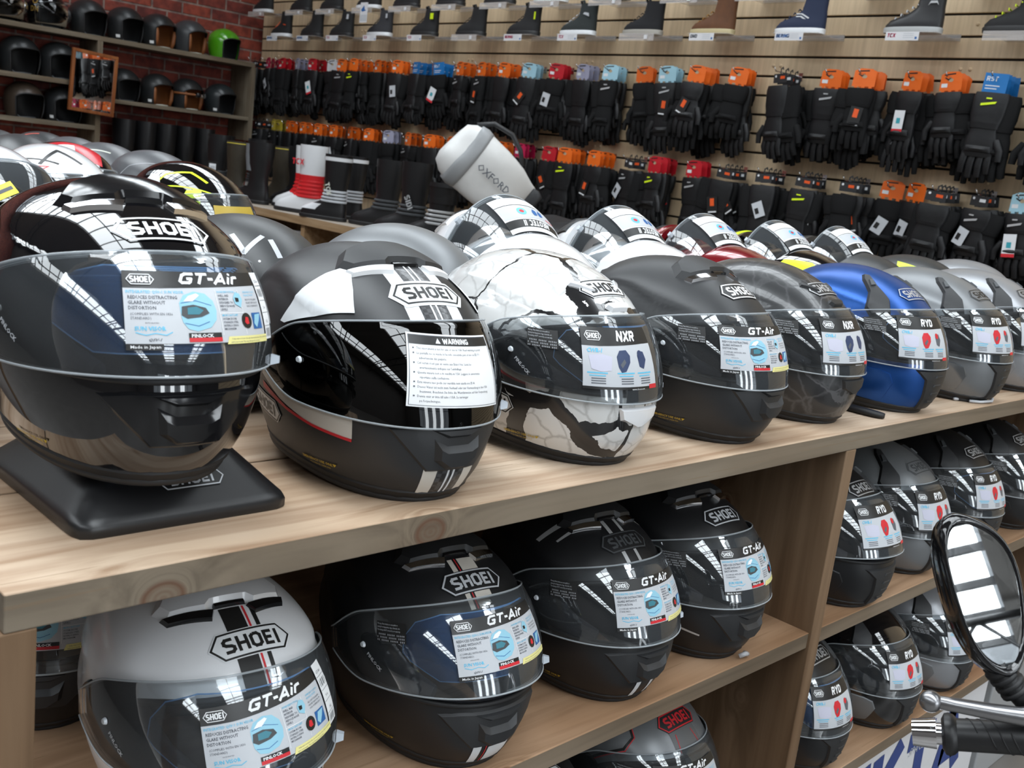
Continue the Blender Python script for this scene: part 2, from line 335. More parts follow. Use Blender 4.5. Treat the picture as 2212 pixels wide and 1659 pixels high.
class Shell:
    def __init__(s, kind):
        s.kind = kind
        if kind == 'open':
            s.H = .245
            s.xf = profile([0, .03, .08, .11], [.115, .125, .132, .134], .11, s.H, 2.2)
            s.xb = profile([0, .03, .08, .12], [.105, .125, .142, .145], .12, s.H, 2.1)
            s.w = profile([0, .03, .08, .115], [.108, .117, .124, .125], .115, s.H, 2.2); s.n = 2.1
            s.crease = 0; s.sp = 0; s.ln = 0
        else:
            s.H = .262
            s.ln = .036; s.xf = profile([0, .018, .045, .085], [.136, .153, .165, .170], .085, s.H, 2.35)
            s.xb = profile([0, .02, .04, .09, .15], [.122, .134, .144, .163, .170], .15, s.H, 2.2)
            s.w = profile([0, .02, .045, .09, .13], [.082, .097, .110, .123, .127], .13, s.H, 2.25); s.n = 2.18
            s.crease = {'gt': .0045, 'nxr': .003, 'ryd': .003, 'neo': .003, 'arai': .001}[kind]; s.sp = .010 if kind != 'arai' else 0
    def r(s, a, z):
        a = np.asarray(a, float); z = np.asarray(z, float)
        z = np.clip(z, -.05, s.H - 1e-6); c, sn = np.cos(a), np.sin(a)
        A = np.where(c >= 0, s.xf(z), s.xb(z)); B = s.w(z)
        # chin comes to a softer point low down
        r = ((np.abs(c) / A) ** s.n + (np.abs(sn) / B) ** s.n) ** (-1 / s.n)
        d = np.abs(np.degrees(np.arctan2(np.sin(a), np.cos(a))))
        if s.crease:
            zl = .196 + .022 * sm(d, 60, 110) - .05 * sm(d, 120, 180)
            win = sm(d, 38, 62) * (1 - sm(d, 150, 175))
            r = r + s.crease * win * sm(z, zl - .008, zl + .004) * (1 - sm(z, zl + .012, zl + .045))
            zl2 = .150 + .03 * sm(d, 100, 160); w2 = sm(d, 100, 118) * (1 - sm(d, 165, 178))
            r = r - s.crease * 1.1 * w2 * sm(z, zl2 - .03, zl2) * (1 - sm(z, zl2 + .004, zl2 + .014))
        if s.sp: r = r + s.sp * sm(d, 140, 172) * sm(z, .165, .20) * (1 - sm(z, .205, .228))
        return r
    def pt(s, a, z, off=0.0):
        r = s.r(a, z) + off; return np.stack([r * np.cos(a) + s.lean(z), r * np.sin(a), np.asarray(z, float) + 0 * r], -1)
    def lean(s, z):   # the crown sits behind the chin
        return -s.ln * np.clip((np.asarray(z, float) - .07) / .19, 0, 1) ** 1.5
    def top_pt(s, a, z, off):  # offset along an approximate normal (leans up near the crown)
        e = 1e-3; p = s.pt(a, z); n = np.cross(s.pt(a + e, z) - p, s.pt(a, np.minimum(z + e * .3, s.H - 1e-5)) - p)
        n /= np.maximum(np.linalg.norm(n, axis=-1, keepdims=True), 1e-12); o = np.asarray(off)
        return p + n * (o[..., None] if o.ndim else o)
    def F(s, p):
        z = p[:, 2]; x = p[:, 0] - s.lean(z); a = np.arctan2(p[:, 1], x); r = np.hypot(x, p[:, 1])
        return np.where(z >= s.H, 1.0, r - s.r(a, z))
    def band(s, a0, z0, off0=0.0):
        """wraps (u, v) in metres round the shell: u along the azimuth, v up"""
        a0 = math.radians(a0); rho = float(s.r(a0, z0))
        def f(P):
            a = a0 + P[:, 0] / rho; z = z0 + P[:, 1]
            return s.top_pt(a, z, P[:, 2] + off0)
        return f
    def planar(s, a0, z0, off0=0.0):
        """projects flat artwork along the shell normal at (azimuth, height)"""
        a0 = math.radians(a0); P0 = s.pt(a0, z0); e = 1e-3
        du = s.pt(a0 + e, z0) - s.pt(a0 - e, z0); dv = s.pt(a0, z0 + e) - s.pt(a0, z0 - e)
        N = np.cross(du, dv); N /= np.linalg.norm(N); U = dv / np.linalg.norm(dv); R = np.cross(U, N); R /= np.linalg.norm(R); U = np.cross(N, R)
        def f(P):
            Q = P0 + P[:, 0:1] * R + P[:, 1:2] * U; lo = np.full(len(P), -.10); hi = np.full(len(P), .10)
            for _ in range(26):
                mid = (lo + hi) / 2; ins = s.F(Q + mid[:, None] * N) < 0
                lo = np.where(ins, mid, lo); hi = np.where(ins, hi, mid)
            return Q + (lo + P[:, 2] + off0)[:, None] * N
        return f
SH = {k: Shell(k) for k in ('gt', 'nxr', 'ryd', 'neo', 'arai', 'open')}
AE = 77.0
def eye(s, d):   # eyeport edges: lower, upper height at |azimuth| d (degrees)
    k = (np.clip(d / AE, 0, 1.2)) ** 7
    return .103 + .006 * (d / AE) ** 2 + .012 * k, .187 - .028 * (d / AE) ** 2 - .014 * k
_shellmesh = {}
def rimz(a): return .020 * (1 - np.cos(a)) / 2 + .004 * np.sin(a) ** 2
def shell_mesh(kind, off=0.0, inner=False):
    key = (kind, off, inner)
    if key in _shellmesh: return _shellmesh[key]
    s = SH[kind]; bm = bmesh.new()
    if kind == 'open': acut, zlo_f = 58.0, None
    acut = 58.0 if kind == 'open' else AE
    na_f, na_b = 36, 44
    az = list(np.linspace(-acut, acut, na_f + 1)) + list(np.linspace(acut, 360 - acut, na_b + 1))[1:-1]
    az = np.array(az); n = len(az); d = np.abs((az + 180) % 360 - 180)
    if kind == 'open':
        zl, zu = 0.004 + 0 * d, .165 - .03 * (d / 58) ** 4 * (d < 60) - .03 * (d >= 60); zl = zl + .0
        k1, k2, k3 = 1, 10, 26
    else:
        zl, zu = eye(s, np.minimum(d, AE)); k1, k2, k3 = 12, 12, 30
        rear = sm(d, AE, 120); zl = zl * (1 - rear) + .112 * rear; zu = zu * (1 - rear) + .142 * rear
    zr = .002 + (rimz(np.radians(az)) if kind != 'open' else .0)
    rows = []
    for i in range(k1): rows.append(zr + (zl - zr) * i / k1)
    for i in range(k2): rows.append(zl + (zu - zl) * i / k2)
    for i in range(k3 + 1):
        t = i / k3; rows.append(zu + (s.H - zu) * np.sin(t * math.pi / 2) ** 1.0 * (1 if i < k3 else 1))
    Z = np.array(rows); A = np.radians(az)[None, :] + 0 * Z
    Z = np.minimum(Z, s.H - 2e-5)
    P = s.top_pt(A, Z, np.full(Z.shape, off)) if off else s.pt(A, Z)
    V = [[bm.verts.new(P[i, j]) for j in range(n)] for i in range(len(rows) - 1)]
    top = bm.verts.new((-s.ln, 0, s.H + off))
    for i in range(len(V) - 1):
        for j in range(n):
            if k1 <= i < k1 + k2 and j < na_f and not inner: continue
            if kind == 'open' and i < k1 and j < na_f: continue
            if kind == 'neo' and i < k1 + k2 and j < na_f: continue
            f = bm.faces.new((V[i][j], V[i][(j + 1) % n], V[i + 1][(j + 1) % n], V[i + 1][j])); f.smooth = True
    for j in range(n):
        f = bm.faces.new((V[-1][j], V[-1][(j + 1) % n], top)); f.smooth = True
    me = bpy.data.meshes.new('shell_mesh'); bmesh.ops.recalc_face_normals(bm, faces=bm.faces); bm.to_mesh(me); bm.free()
    me.materials.append(None)
    me.polygons.foreach_set('use_smooth', [True] * len(me.polygons)); me.set_sharp_from_angle(angle=math.radians(60))
    _shellmesh[key] = me; return me
def chin_bar_mesh():
    s = SH['neo']; bm = bmesh.new(); az = np.linspace(-80, 80, 49); lo, hi = eye(s, np.minimum(np.abs(az), AE)); rows = []
    for off, rev in ((.0025, 0), (-.010, 1)):
        G = [[bm.verts.new(s.pt(np.radians(a), .004 + (hl - .004) * i / 10, off) - [PIV[0], 0, PIV[1]]) for a, hl in zip(az, lo)] for i in range(11)]; rows.append(G)
        for i in range(10):
            for j in range(48):
                q = (G[i][j], G[i][j + 1], G[i + 1][j + 1], G[i + 1][j]); bm.faces.new(q[::-1] if rev else q)
    A, B = rows
    for j in range(48):
        for i in (0, 10): bm.faces.new((A[i][j], A[i][j + 1], B[i][j + 1], B[i][j]))
    for i in range(10):
        for j in (0, 48): bm.faces.new((A[i][j], A[i + 1][j], B[i + 1][j], B[i][j]))
    me = bpy.data.meshes.new('chin_bar_mesh'); bmesh.ops.recalc_face_normals(bm, faces=bm.faces); bm.to_mesh(me); bm.free(); me.materials.append(None)
    me.polygons.foreach_set('use_smooth', [True] * len(me.polygons)); me.set_sharp_from_angle(angle=math.radians(50)); return me
CB = {}
def om(o, m):    # material on the object slot, mesh data shared
    if len(o.data.materials) == 0: o.data.materials.append(None)
    o.material_slots[0].link = 'OBJECT'; o.material_slots[0].material = m; return o
_mc = {}
def cached(key, make):
    if key not in _mc: _mc[key] = make()
    return _mc[key]
def sweep_mesh(name, pts, r, n=8, closed=True):
    bm = bmesh.new(); tube(bm, pts, r, n=n, closed=closed, cap=not closed)
    me = bpy.data.meshes.new(name); bmesh.ops.recalc_face_normals(bm, faces=bm.faces); bm.to_mesh(me); bm.free(); me.materials.append(None); return me
VA = 97.0
PIV = (0.012, 0.150)
def visor_edges(d, kind):
    t = d / VA
    if kind == 'neo': lo, hi = .094 + .010 * t ** 2, .199 - .006 * t ** 2
    else: lo, hi = .0925 + .010 * t ** 2, .1990 - .036 * t ** 2
    k = np.clip((t - .72) / .28, 0, 1) ** 2
    return lo + (.122 - lo) * k, hi - (hi - .148) * k * .9
def visor_mesh(kind):
    def make():
        s = SH[kind]; bm = bmesh.new(); na, nz = 72, 14
        az = np.linspace(-VA, VA, na + 1); lo, hi = visor_edges(np.abs(az), kind)
        t = np.linspace(0, 1, nz + 1)[:, None]; Z = lo + (hi - lo) * t; A = np.radians(az)[None] + 0 * Z
        out = s.pt(A, Z, .0065); inn = s.pt(A, Z, .0047)
        O = [[bm.verts.new(out[i, j] - [PIV[0], 0, PIV[1]]) for j in range(na + 1)] for i in range(nz + 1)]
        I = [[bm.verts.new(inn[i, j] - [PIV[0], 0, PIV[1]]) for j in range(na + 1)] for i in range(nz + 1)]
        for i in range(nz):
            for j in range(na):
                bm.faces.new((O[i][j], O[i][j + 1], O[i + 1][j + 1], O[i + 1][j])); bm.faces.new((I[i][j + 1], I[i][j], I[i + 1][j], I[i + 1][j + 1]))
        for j in range(na):
            bm.faces.new((O[0][j + 1], O[0][j], I[0][j], I[0][j + 1])); bm.faces.new((O[nz][j], O[nz][j + 1], I[nz][j + 1], I[nz][j]))
        for i in range(nz):
            bm.faces.new((O[i][0], O[i + 1][0], I[i + 1][0], I[i][0])); bm.faces.new((O[i + 1][na], O[i][na], I[i][na], I[i + 1][na]))
        me = bpy.data.meshes.new('visor_mesh'); bm.to_mesh(me); bm.free(); me.materials.append(None)
        me.polygons.foreach_set('use_smooth', [True] * len(me.polygons)); me.set_sharp_from_angle(angle=math.radians(50)); return me
    return cached(('visor', kind), make)
def visor_line(kind, top, off=.0062):
    az = np.linspace(-VA, VA, 80); lo, hi = visor_edges(np.abs(az), kind)
    P = SH[kind].pt(np.radians(az), hi if top else lo, off); return [tuple(p - np.array([PIV[0], 0, PIV[1]])) for p in P]
# shared paints
K = pmat('black_rubber', (.012, .012, .013), .55); KG = pmat('black_gloss_plastic', (.008, .008, .009), .12)
KM = pmat('black_matt_plastic', (.022, .023, .025), .5); LIN = pmat('liner_cloth', (.030, .030, .036), .95, var=.4, scale=400, bump=.3)
WH = pmat('white_print', (.82, .83, .84), .45); BKP = pmat('black_print', (.012, .012, .012), .4); GYP = pmat('grey_print', (.52, .54, .57), .45)
CY = pmat('cyan_print', (.12, .50, .72), .45); RD = pmat('red_print', (.60, .02, .03), .45); YL = pmat('yellow_print', (.80, .66, .08), .45)
BLUP = pmat('blue_print', (.02, .12, .35), .4); LB = pmat('light_blue_print', (.28, .55, .68), .4); SLV = pmat('silver_print', (.55, .56, .57), .35, metal=.4)
DKG = pmat('dark_grey_print', (.055, .06, .065), .5); TXT = pmat('dark_text_print', (.10, .11, .13), .5); CHR = pmat('chrome', (.8, .8, .82), .08, metal=1)
YW = pmat('warning_yellow_print', (.55, .38, .02), .5); LILAC = pmat('lilac_print', (.55, .55, .66), .5)
CLEAR = visor_mat('clear_visor', (.93, .95, .96), 1.6, .020, (.75, .8, .85)); SMOKE = visor_mat('dark_smoke_visor', (.045, .05, .05), 1.6); PIN = visor_mat('blue_visor_insert', (.34, .50, .78), 1.35, .42, (.03, .115, .31))
PINC = visor_mat('clear_visor_insert', (.80, .84, .88), 1.4, .05, (.3, .33, .36))
def hexlogo(F, cx, cy, wd, ht, bg, fg, layer=0.0004, word='SHOEI', rim=None):
    """lozenge badge with the word inside"""
    def hx(w_, h_): return [(cx - w_ / 2, cy), (cx - w_ / 2 + .27 * h_, cy - h_ / 2), (cx + w_ / 2 - .27 * h_ - .1 * w_, cy - h_ / 2), (cx + w_ / 2 - .1 * w_, cy - h_ / 2 + .04 * h_), (cx + w_ / 2, cy), (cx + w_ / 2 - .27 * h_ - .02 * w_, cy + h_ / 2), (cx - w_ / 2 + .27 * h_ + .08 * w_, cy + h_ / 2), (cx - w_ / 2 + .2 * h_, cy + h_ / 2 - .1 * h_)]
    P = [(cx - wd / 2, cy), (cx - wd / 2 + .38 * ht, cy + ht / 2), (cx + wd / 2 - .38 * ht, cy + ht / 2), (cx + wd / 2, cy), (cx + wd / 2 - .38 * ht, cy - ht / 2), (cx - wd / 2 + .38 * ht, cy - ht / 2)]
    if rim: F.poly([((x - cx) * 1.07 + cx, (y - cy) * 1.16 + cy) for x, y in P], layer, rim)
    F.poly(P, layer * 1.5, bg); F.ring(inset_poly(P, ht * .035), ht * .065, layer * 2.2, fg)
    h = ht * .54; base = sum(GL[c][0] * 1.05 + .12 for c in word) * h; wx = 1.05 * (wd * .72) / base * 1.0
    F.word(word, cx, cy - h / 2, h, layer * 2.2, fg, wd=.21, wx=wx, gap=.10, cx=True, shear=.0)
TEAL_ = pmat('label_teal_print', (.04, .20, .26), .4)
def gt_label(F):   # printed sheet on the visor, about 115 x 52 mm
    F.rect(-.058, -.026, .050, .026, .0003, GYP)
    F.poly([(-.058, .016), (-.034, .016), (-.031, .0185), (.046, .0185), (.050, .0185), (.050, .029), (-.058, .029)], .0005, BKP)
    hexlogo(F, -.0465, .0222, .019, .0085, BKP, WH, .0006)
    F.word('GT-Air', -.022, .0195, .0084, .0009, WH, wd=.25, shear=.5, wx=1.55, gap=.08)
    F.text('INTEGRATED QSV-1 SUN VISOR', -.0565, .0120, .0032, .0006, CY, wx=.82, bold=.01)
    for i, t in enumerate(('REDUCES DISTRACTING', 'GLARE WITHOUT', 'DISTORTION')): F.text(t, -.0555, .0078 - i * .0040, .0036, .0006, TXT, bold=.015, wx=.8)
    for i, t in enumerate(('(COMPLIES WITH EN 1836', 'STANDARD)')): F.text(t, -.0545, -.0045 - i * .0032, .0028, .0006, TXT, wx=.8)
    F.text('INTEGRATED', -.046, -.0108, .0014, .0006, TXT); F.text('SUN VISOR', -.0525, -.0160, .0044, .0006, CY, bold=.03, wx=.85)
    F.line([(-.052, -.0175), (-.046, -.0195), (-.040, -.018), (-.034, -.0195), (-.030, -.0172)], .0007, .0006, CY); F.text('QSV-1', -.045, -.0240, .0030, .0006, TXT, shear=.4, bold=.02)
    F.poly([(-.0235, -.002), (-.0235, .005), (-.020, .0108), (-.012, .0138), (-.004, .0122), (.001, .0065), (.0022, -.001), (.001, -.008), (-.004, -.0140), (-.0135, -.0168), (-.0195, -.0150), (-.0228, -.0095)], .0006, LB)
    F.poly([(-.0232, -.0045), (-.0222, .0022), (-.014, .0036), (-.0055, .0012), (-.0035, -.0030), (-.0095, -.0058), (-.0195, -.0072)], .0008, DKG); F.poly([(-.0205, .0060), (-.0165, .0102), (-.0105, .0122), (-.0085, .0108), (-.0140, .0062)], .0008, WH)
    F.poly([(-.0190, -.0040), (-.0185, .0012), (-.0120, .0020), (-.0075, -.0008), (-.0110, -.0040)], .001, TEAL_); F.line([(-.0215, -.0105), (-.0125, -.0128), (-.0045, -.0095)], .0005, .0008, BLUP); F.line([(-.0225, .0048), (-.012, .0068), (-.001, .0030)], .0004, .0008, BLUP)
    F.line([(.0045, -.020), (.0045, .015)], .0004, .0006, WH); F.line([(.0255, -.020), (.0255, .015)], .0004, .0006, WH); F.line([(.0045, -.003), (.0255, -.003)], .0004, .0006, WH)
    F.text('NOISE REDUCTION', .006, .0128, .0022, .0006, CY, bold=.01, wx=.8)
    for i, t in enumerate(('SHELL AND', 'INTERIOR', 'DESIGNED TO', 'REDUCE NOISE', 'LEVELS')): F.text(t, .006, .0098 - i * .0027, .0024, .0006, TXT, bold=.015, wx=.78)
    F.poly([(.0195, .004), (.0190, .009), (.0225, .0135), (.0265, .012), (.0275, .007), (.0245, .001)], .0008, LB); F.poly([(.0205, .0055), (.0235, .0055), (.0240, .0085), (.0205, .009)], .001, BKP)
    F.text('MICRO RATCHET', .006, -.0055, .0022, .0006, CY, bold=.01, wx=.8); F.text('SYSTEM SECURE', .006, -.0083, .0022, .0006, TXT, bold=.01, wx=.75)
    for i, t in enumerate(('STAINLESS STEEL', 'INTERLOCKING', 'MECHANISM')): F.text(t, .006, -.0110 - i * .0026, .0023, .0006, TXT, bold=.01, wx=.75)
    F.ell(.0275, -.0095, .0052, .0062, .0008, BKP); F.poly([(.0250, -.0105), (.0265, -.0065), (.0290, -.007), (.0295, -.012), (.0265, -.0125)], .001, RD)
    F.text('EMERGENCY QUICK', .031, .0125, .0021, .0006, CY, wx=.8); F.text('RELEASE SYSTEM', .031, .0100, .0021, .0006, CY, wx=.8)
    for i, t in enumerate(('ALLOWS FOR EASIER', 'HELMET REMOVAL IN', 'CASE OF EMERGENCY')): F.text(t, .031, .0065 - i * .0026, .0022, .0006, TXT, wx=.72)
    F.rect(.0345, -.0165, .0465, -.0035, .0006, BLUP); F.poly([(.0355, -.012), (.038, -.005), (.0455, -.0045), (.0425, -.010), (.0385, -.0155)], .0008, LB)
    F.rect(-.020, -.0225, .0030, -.0180, .0007, BKP); F.rect(-.020, -.0250, .0030, -.0218, .0009, RD); F.text('PINLOCK', -.0185, -.0215, .0036, .0010, WH, bold=.03)
    F.poly([(.0065, -.0275), (.0085, -.0215), (.052, -.0215), (.052, -.0275)], .0008, pmat('pale_yellow_print', (.80, .74, .30), .5))
    F.text('Only raise or lower the sun visor by the lever. Never pull the visor', .0105, -.0240, .0017, .001, TXT, wx=.9); F.text('with your hands. This may damage the sun visor.', .0095, -.0265, .0017, .001, TXT, wx=.9)
    F.rect(-.058, -.031, -.036, -.026, .0005, BKP); F.text('Made in Japan', -.0555, -.0295, .0032, .0008, WH, bold=.01)
def side_tag(F, x0=.052):   # white size and barcode strip at the edge of the sheet
    F.rect(x0, -.026, x0 + .0135, .029, .0006, WH)
    for y in (.018, .006, -.004, -.015): F.line([(x0 + .0005, y), (x0 + .013, y)], .0004, .0008, TXT)
    F.text('GT-Air', x0 + .002, .0205, .0034, .0008, TXT, wx=.8); F.text('XL', x0 + .005, -.0125, .0034, .0008, TXT); F.text('T-4', x0 + .004, -.001, .003, .0008, TXT)
    for i in range(9):
        if i % 3 != 1: F.rect(x0 + .0018 + i * .0011, .009, x0 + .0018 + i * .0011 + .0006, .0155, .0008, TXT); F.rect(x0 + .0018 + i * .0011, -.024, x0 + .0018 + i * .0011 + .0006, -.017, .0008, TXT)
def dark_note(F, cx, cy, wd=.030, ht=.018):
    F.rect(cx - wd / 2, cy - ht / 2, cx + wd / 2, cy + ht / 2, .0004, BKP)
    for i in range(3): F.text(('Warning: Matte finishes are susceptible to', 'staining from fingerprints, bugs, chemicals, etc.', 'This staining is NOT covered by our warranty.')[i], cx - wd / 2 + .001, cy + ht * (.34 - .15 * i), wd * .068, .0006, GYP, wx=.62)
    for r in range(3):
        for c in range(18):
            if (c * 7 + r * 5) % 6: x = cx - wd / 2 + .0012 + c * wd * .052; y = cy - ht * (.13 + .15 * r); F.line([(x, y), (x + wd * .036, y)], .0004, .0006, GYP); F.line([(x + wd * .018, y - .0011), (x + wd * .018, y + .0009)], .0004, .0006, GYP)
def small_label(F, word):   # narrower sheet of the other two models
    F.rect(-.046, -.026, .040, .012, .0003, GYP); F.poly([(-.046, .010), (-.028, .010), (-.025, .0125), (.040, .0125), (.040, .026), (-.046, .026)], .0005, BKP)
    hexlogo(F, -.0335, .0185, .019, .0085, BKP, WH, .0006)
    F.word(word, -.008, .0145, .0085, .0009, WH, wd=.25, shear=.3, wx=1.15)
    F.text('CWR-1', -.042, .0045, .0052, .0006, CY, bold=.03, shear=.3)
    F.poly([(-.038, -.010), (-.040, .002), (-.026, .003), (-.016, .001), (-.018, -.011), (-.028, -.0125)], .0006, LILAC)
    c = RD if word == 'RYD' else pmat('navy_print', (.03, .05, .12), .4)
    F.poly([(-.010, -.008), (-.011, .001), (-.007, .0065), (.001, .007), (.005, .002), (.004, -.004), (-.002, -.012), (-.007, -.013)], .0006, c); F.poly([(-.008, -.006), (-.0025, -.001), (-.001, -.004), (-.006, -.009)], .0008, TXT)
    F.poly([(.016, -.008), (.015, .002), (.019, .006), (.025, .005), (.027, -.002), (.022, -.010)], .0006, TXT if word == 'RYD' else c); F.ell(.019, .003, .0035, .0035, .0008, c)
    for i, (x, n) in enumerate(((-.042, 2), (-.012, 2), (.012, 2))):
        F.line([(x, -.0135), (x + .020, -.0135)], .0012, .0006, CY); F.line([(x + .002, -.0160), (x + .018, -.0160)], .0010, .0006, CY)
        for q in range(3): F.line([(x + .004, -.0185 - q * .0022), (x + .018, -.0185 - q * .0022)], .0009, .0006, TXT)
    F.rect(.028, -.0285, .040, -.0245, .0006, RD); F.text('www.shoei.com', .004, -.0290, .0026, .0006, WH)
    F.rect(-.046, -.0285, .028, -.026, .0004, BKP)
def neo_label(F):
    F.rect(-.050, -.027, .046, .027, .0003, WH); F.rect(-.050, .012, .046, .022, .0005, BKP); F.word('NEOTEC II', -.030, .0135, .0072, .0008, WH, wd=.26, shear=.25, wx=1.1)
    F.rect(-.048, -.010, .044, .010, .0006, GYP); F.ell(.010, 0, .008, .0055, .0008, CY); F.ell(.010, 0, .004, .0025, .001, RD)
    for x in (-.022, -.012): F.poly([(x - .005, -.004), (x - .004, .004), (x + .002, .005), (x + .004, 0), (x, -.006)], .0008, BLUP)
    F.line([(-.046, .006), (-.030, .006)], .002, .0008, RD); F.line([(-.050, -.0115), (.046, -.0115)], .001, .0006, BKP)
    F.rect(-.080, -.027, -.051, .024, .0004, WH)
    for i in range(7): F.line([(-.077 + .0038 * i, -.020), (-.077 + .0038 * i, .018 - .004 * (i % 3))], .0012, .0006, GYP)
def warning_label(F):
    F.rect(-.046, -.034, .046, .034, .0003, WH); F.ring([(-.0445, -.0325), (.0445, -.0325), (.0445, .0325), (-.0445, .0325)], .0005, .0006, TXT); F.rect(-.044, .024, .044, .032, .0005, BKP)
    F.word('WARNING', -.012, .0255, .0046, .0008, WH, wd=.24, wx=1.05); F.poly([(-.0195, .0255), (-.0145, .0255), (-.017, .0302)], .0008, WH)
    L = ('This visor/shield is not for sale or use in USA. Read warning in pouch.', 'La pantalla no se vende ni ha sido concebida para el uso en EE.UU.', 'advertencias del paquete.', 'Cet ecran n\'est pas en vente aux Etats-Unis. Lisez les', 'avertissements indiques sur l\'emballage.', 'Questa visiera non e in vendita in USA. Leggere le avvertenze', 'riportate sulla confezione.', 'Esta viseira nao pode ser vendida nem usada nos EUA.', 'Dieses Visier ist nicht zum Verkauf oder zur Verwendung in den USA', 'bestimmt. Beachten Sie bitte die Warnhinweise auf der Verpackung.', 'Denna visir ar inte till salu i USA. Se varningar', 'pa forpackningen.')
    for i, t in enumerate(L):
        y = .0195 - i * .0044; F.text(t, -.038 + (.002 if t[0].islower() else 0), y, .0032, .0006, TXT, wx=.76)
        if not t[0].islower(): F.ell(-.0405, y + .001, .0008, .0008, .0006, TXT, 8)
def flatpart(name, key, draw, mapper, parent, step=.012, loc=None):
    """part made of wrapped artwork; the mesh is cached per key and shared between helmets"""
    if key is not None and key in _mc:
        return link(name, _mc[key], parent, loc)
    F = Flat(); draw(F); o = F.build(name, mapper, parent, step, loc=loc)
    if key is not None: _mc[key] = o.data
    return o
def helmet(label, kind, loc, rz, paint, visor=CLEAR, vopen=0.0, lab=None, lab_a=6.0, lab_z=.147, lab_rot=0.0, logo=None, chin='black', side=None, pin=None, extra=None, note=False, group=None, tilt=0.0, roll=0.0, scale=1.0, detail=True, cat='helmet', sidelogo=None, flip=0):
    s = SH[kind]; R = math.radians
    t = thing('motorcycle_helmet', label, cat, loc, group=group, rot=(R(roll), R(tilt), R(rz)), scale=scale)
    om(link('shell', shell_mesh(kind), t), paint)
    om(link('liner', shell_mesh(kind, -.014, False), t), LIN)
    az = np.linspace(-180, 180, 73)[:-1]; zr = .003 + rimz(np.radians(az))
    om(link('lower_edge_trim', cached(('rim', kind), lambda: sweep_mesh('rim', [tuple(p) for p in s.pt(np.radians(az), zr, -.002)], .0055)), t), K)
    if detail:
        # low inner neck roll / cheek pads
        for sg in (-1, 1):
            def pads():
                bm = bmesh.new(); P = [tuple(s.pt(np.radians(sg * a), z, -.030)) for a, z in ((28, .100), (45, .104), (62, .116), (76, .134))]; tube(bm, P, [.010, .020, .024, .022], n=12)
                me = bpy.data.meshes.new('pads'); bmesh.ops.recalc_face_normals(bm, faces=bm.faces); bm.to_mesh(me); bm.free(); me.materials.append(None); return me
            om(link('cheek_pad', cached(('pads', kind, sg), pads), t), LIN)
    # gasket around the eyeport
    def gasket():
        a1 = np.linspace(-AE, AE, 40); lo, hi = eye(s, np.abs(a1)); pl = [tuple(p) for p in s.pt(np.radians(a1), lo, .001)] + [tuple(p) for p in s.pt(np.radians(a1[::-1]), hi[::-1], .001)]
        return sweep_mesh('gasket', pl, .0036)
    om(link('eyeport_gasket', cached(('gasket', kind), gasket), t), K)
    # side hinge plates, black, round
    for sg in (-1, 1):
        flatpart('visor_hinge_plate', ('plate', kind, sg), lambda F: F.raised([(-.034 * sg + (.020 * sg if c > 0 else 0) * 0 + .030 * math.cos(q) * 1.1, .0 + .026 * math.sin(q)) for q, c in [(2 * math.pi * i / 22, math.cos(2 * math.pi * i / 22) * sg) for i in range(22)]], .0040, KG, .003), s.band(sg * 88 + sg * 11, .140), t)
    v = om(link('visor', visor_mesh(kind), t, (PIV[0], 0, PIV[1]), (0, -R(vopen), 0)), visor)
    for tp in (True, False): om(link('visor_edge_lip', cached(('lip', kind, tp), lambda: sweep_mesh('lip', visor_line(kind, tp), .0013, 6, False)), v), pmat('visor_edge_highlight', (.50, .54, .57), .06, alpha=.55))  # pale lip colour stands in for the bright highlight along the visor rim
    vm = lambda a0, z0, off=.0069: (lambda P, f=s.band(a0, z0, off): f(P) - np.array([PIV[0], 0, PIV[1]]))
    for sg in (-1, 1):   # little insert pins either side
        flatpart('visor_pin', ('vpin', kind, sg), lambda F: F.raised([(.0036 * math.cos(q * .6283), .0036 * math.sin(q * .6283)) for q in range(10)], .003, CHR if not detail else pmat('clear_plastic_pin', (.6, .64, .68), .15), .001, 0), vm(sg * 66, .143), v)
    def tab(F): F.raised([(-.006, -.004), (.006, -.004), (.008, .002), (.004, .006), (-.004, .006)], .008, pmat('clear_tab', (.55, .6, .66), .1, alpha=.75), .002, 0)
    flatpart('visor_tab', ('vtab', kind), tab, vm(38, .098), v)
    if flip: CB[t.name] = om(link('chin_bar', cached('chinbar', chin_bar_mesh), t, (PIV[0], 0, PIV[1]), (0, -R(flip), 0)), paint)
    if pin:
        def pn(F):
            F.poly([(-.125, -.004), (-.116, -.012), (-.08, -.034), (-.06, -.035), (.06, -.035), (.08, -.034), (.116, -.012), (.125, -.004), (.122, .014), (.105, .030), (.07, .038), (-.07, .038), (-.105, .030), (-.122, .014)], .0, pin)
            F.ring([(-.125, -.004), (-.116, -.012), (-.08, -.034), (-.06, -.035), (.06, -.035), (.08, -.034), (.116, -.012), (.125, -.004), (.122, .014), (.105, .030), (.07, .038), (-.07, .038), (-.105, .030), (-.122, .014)], .0012, .0002, pmat('insert_seal', (.10, .22, .42), .3))
            F.rotate(0)
        flatpart('visor_insert', ('pin', kind, pin.name), pn, vm(0, .146, .0035), v)
        def pt_(F): F.text('PINLOCK', 0, 0, .0060, .0, GYP, bold=.02); F.rotate(-42)
        flatpart('insert_lettering', ('pintxt', kind), pt_, vm(-64, .133, .0069), v)
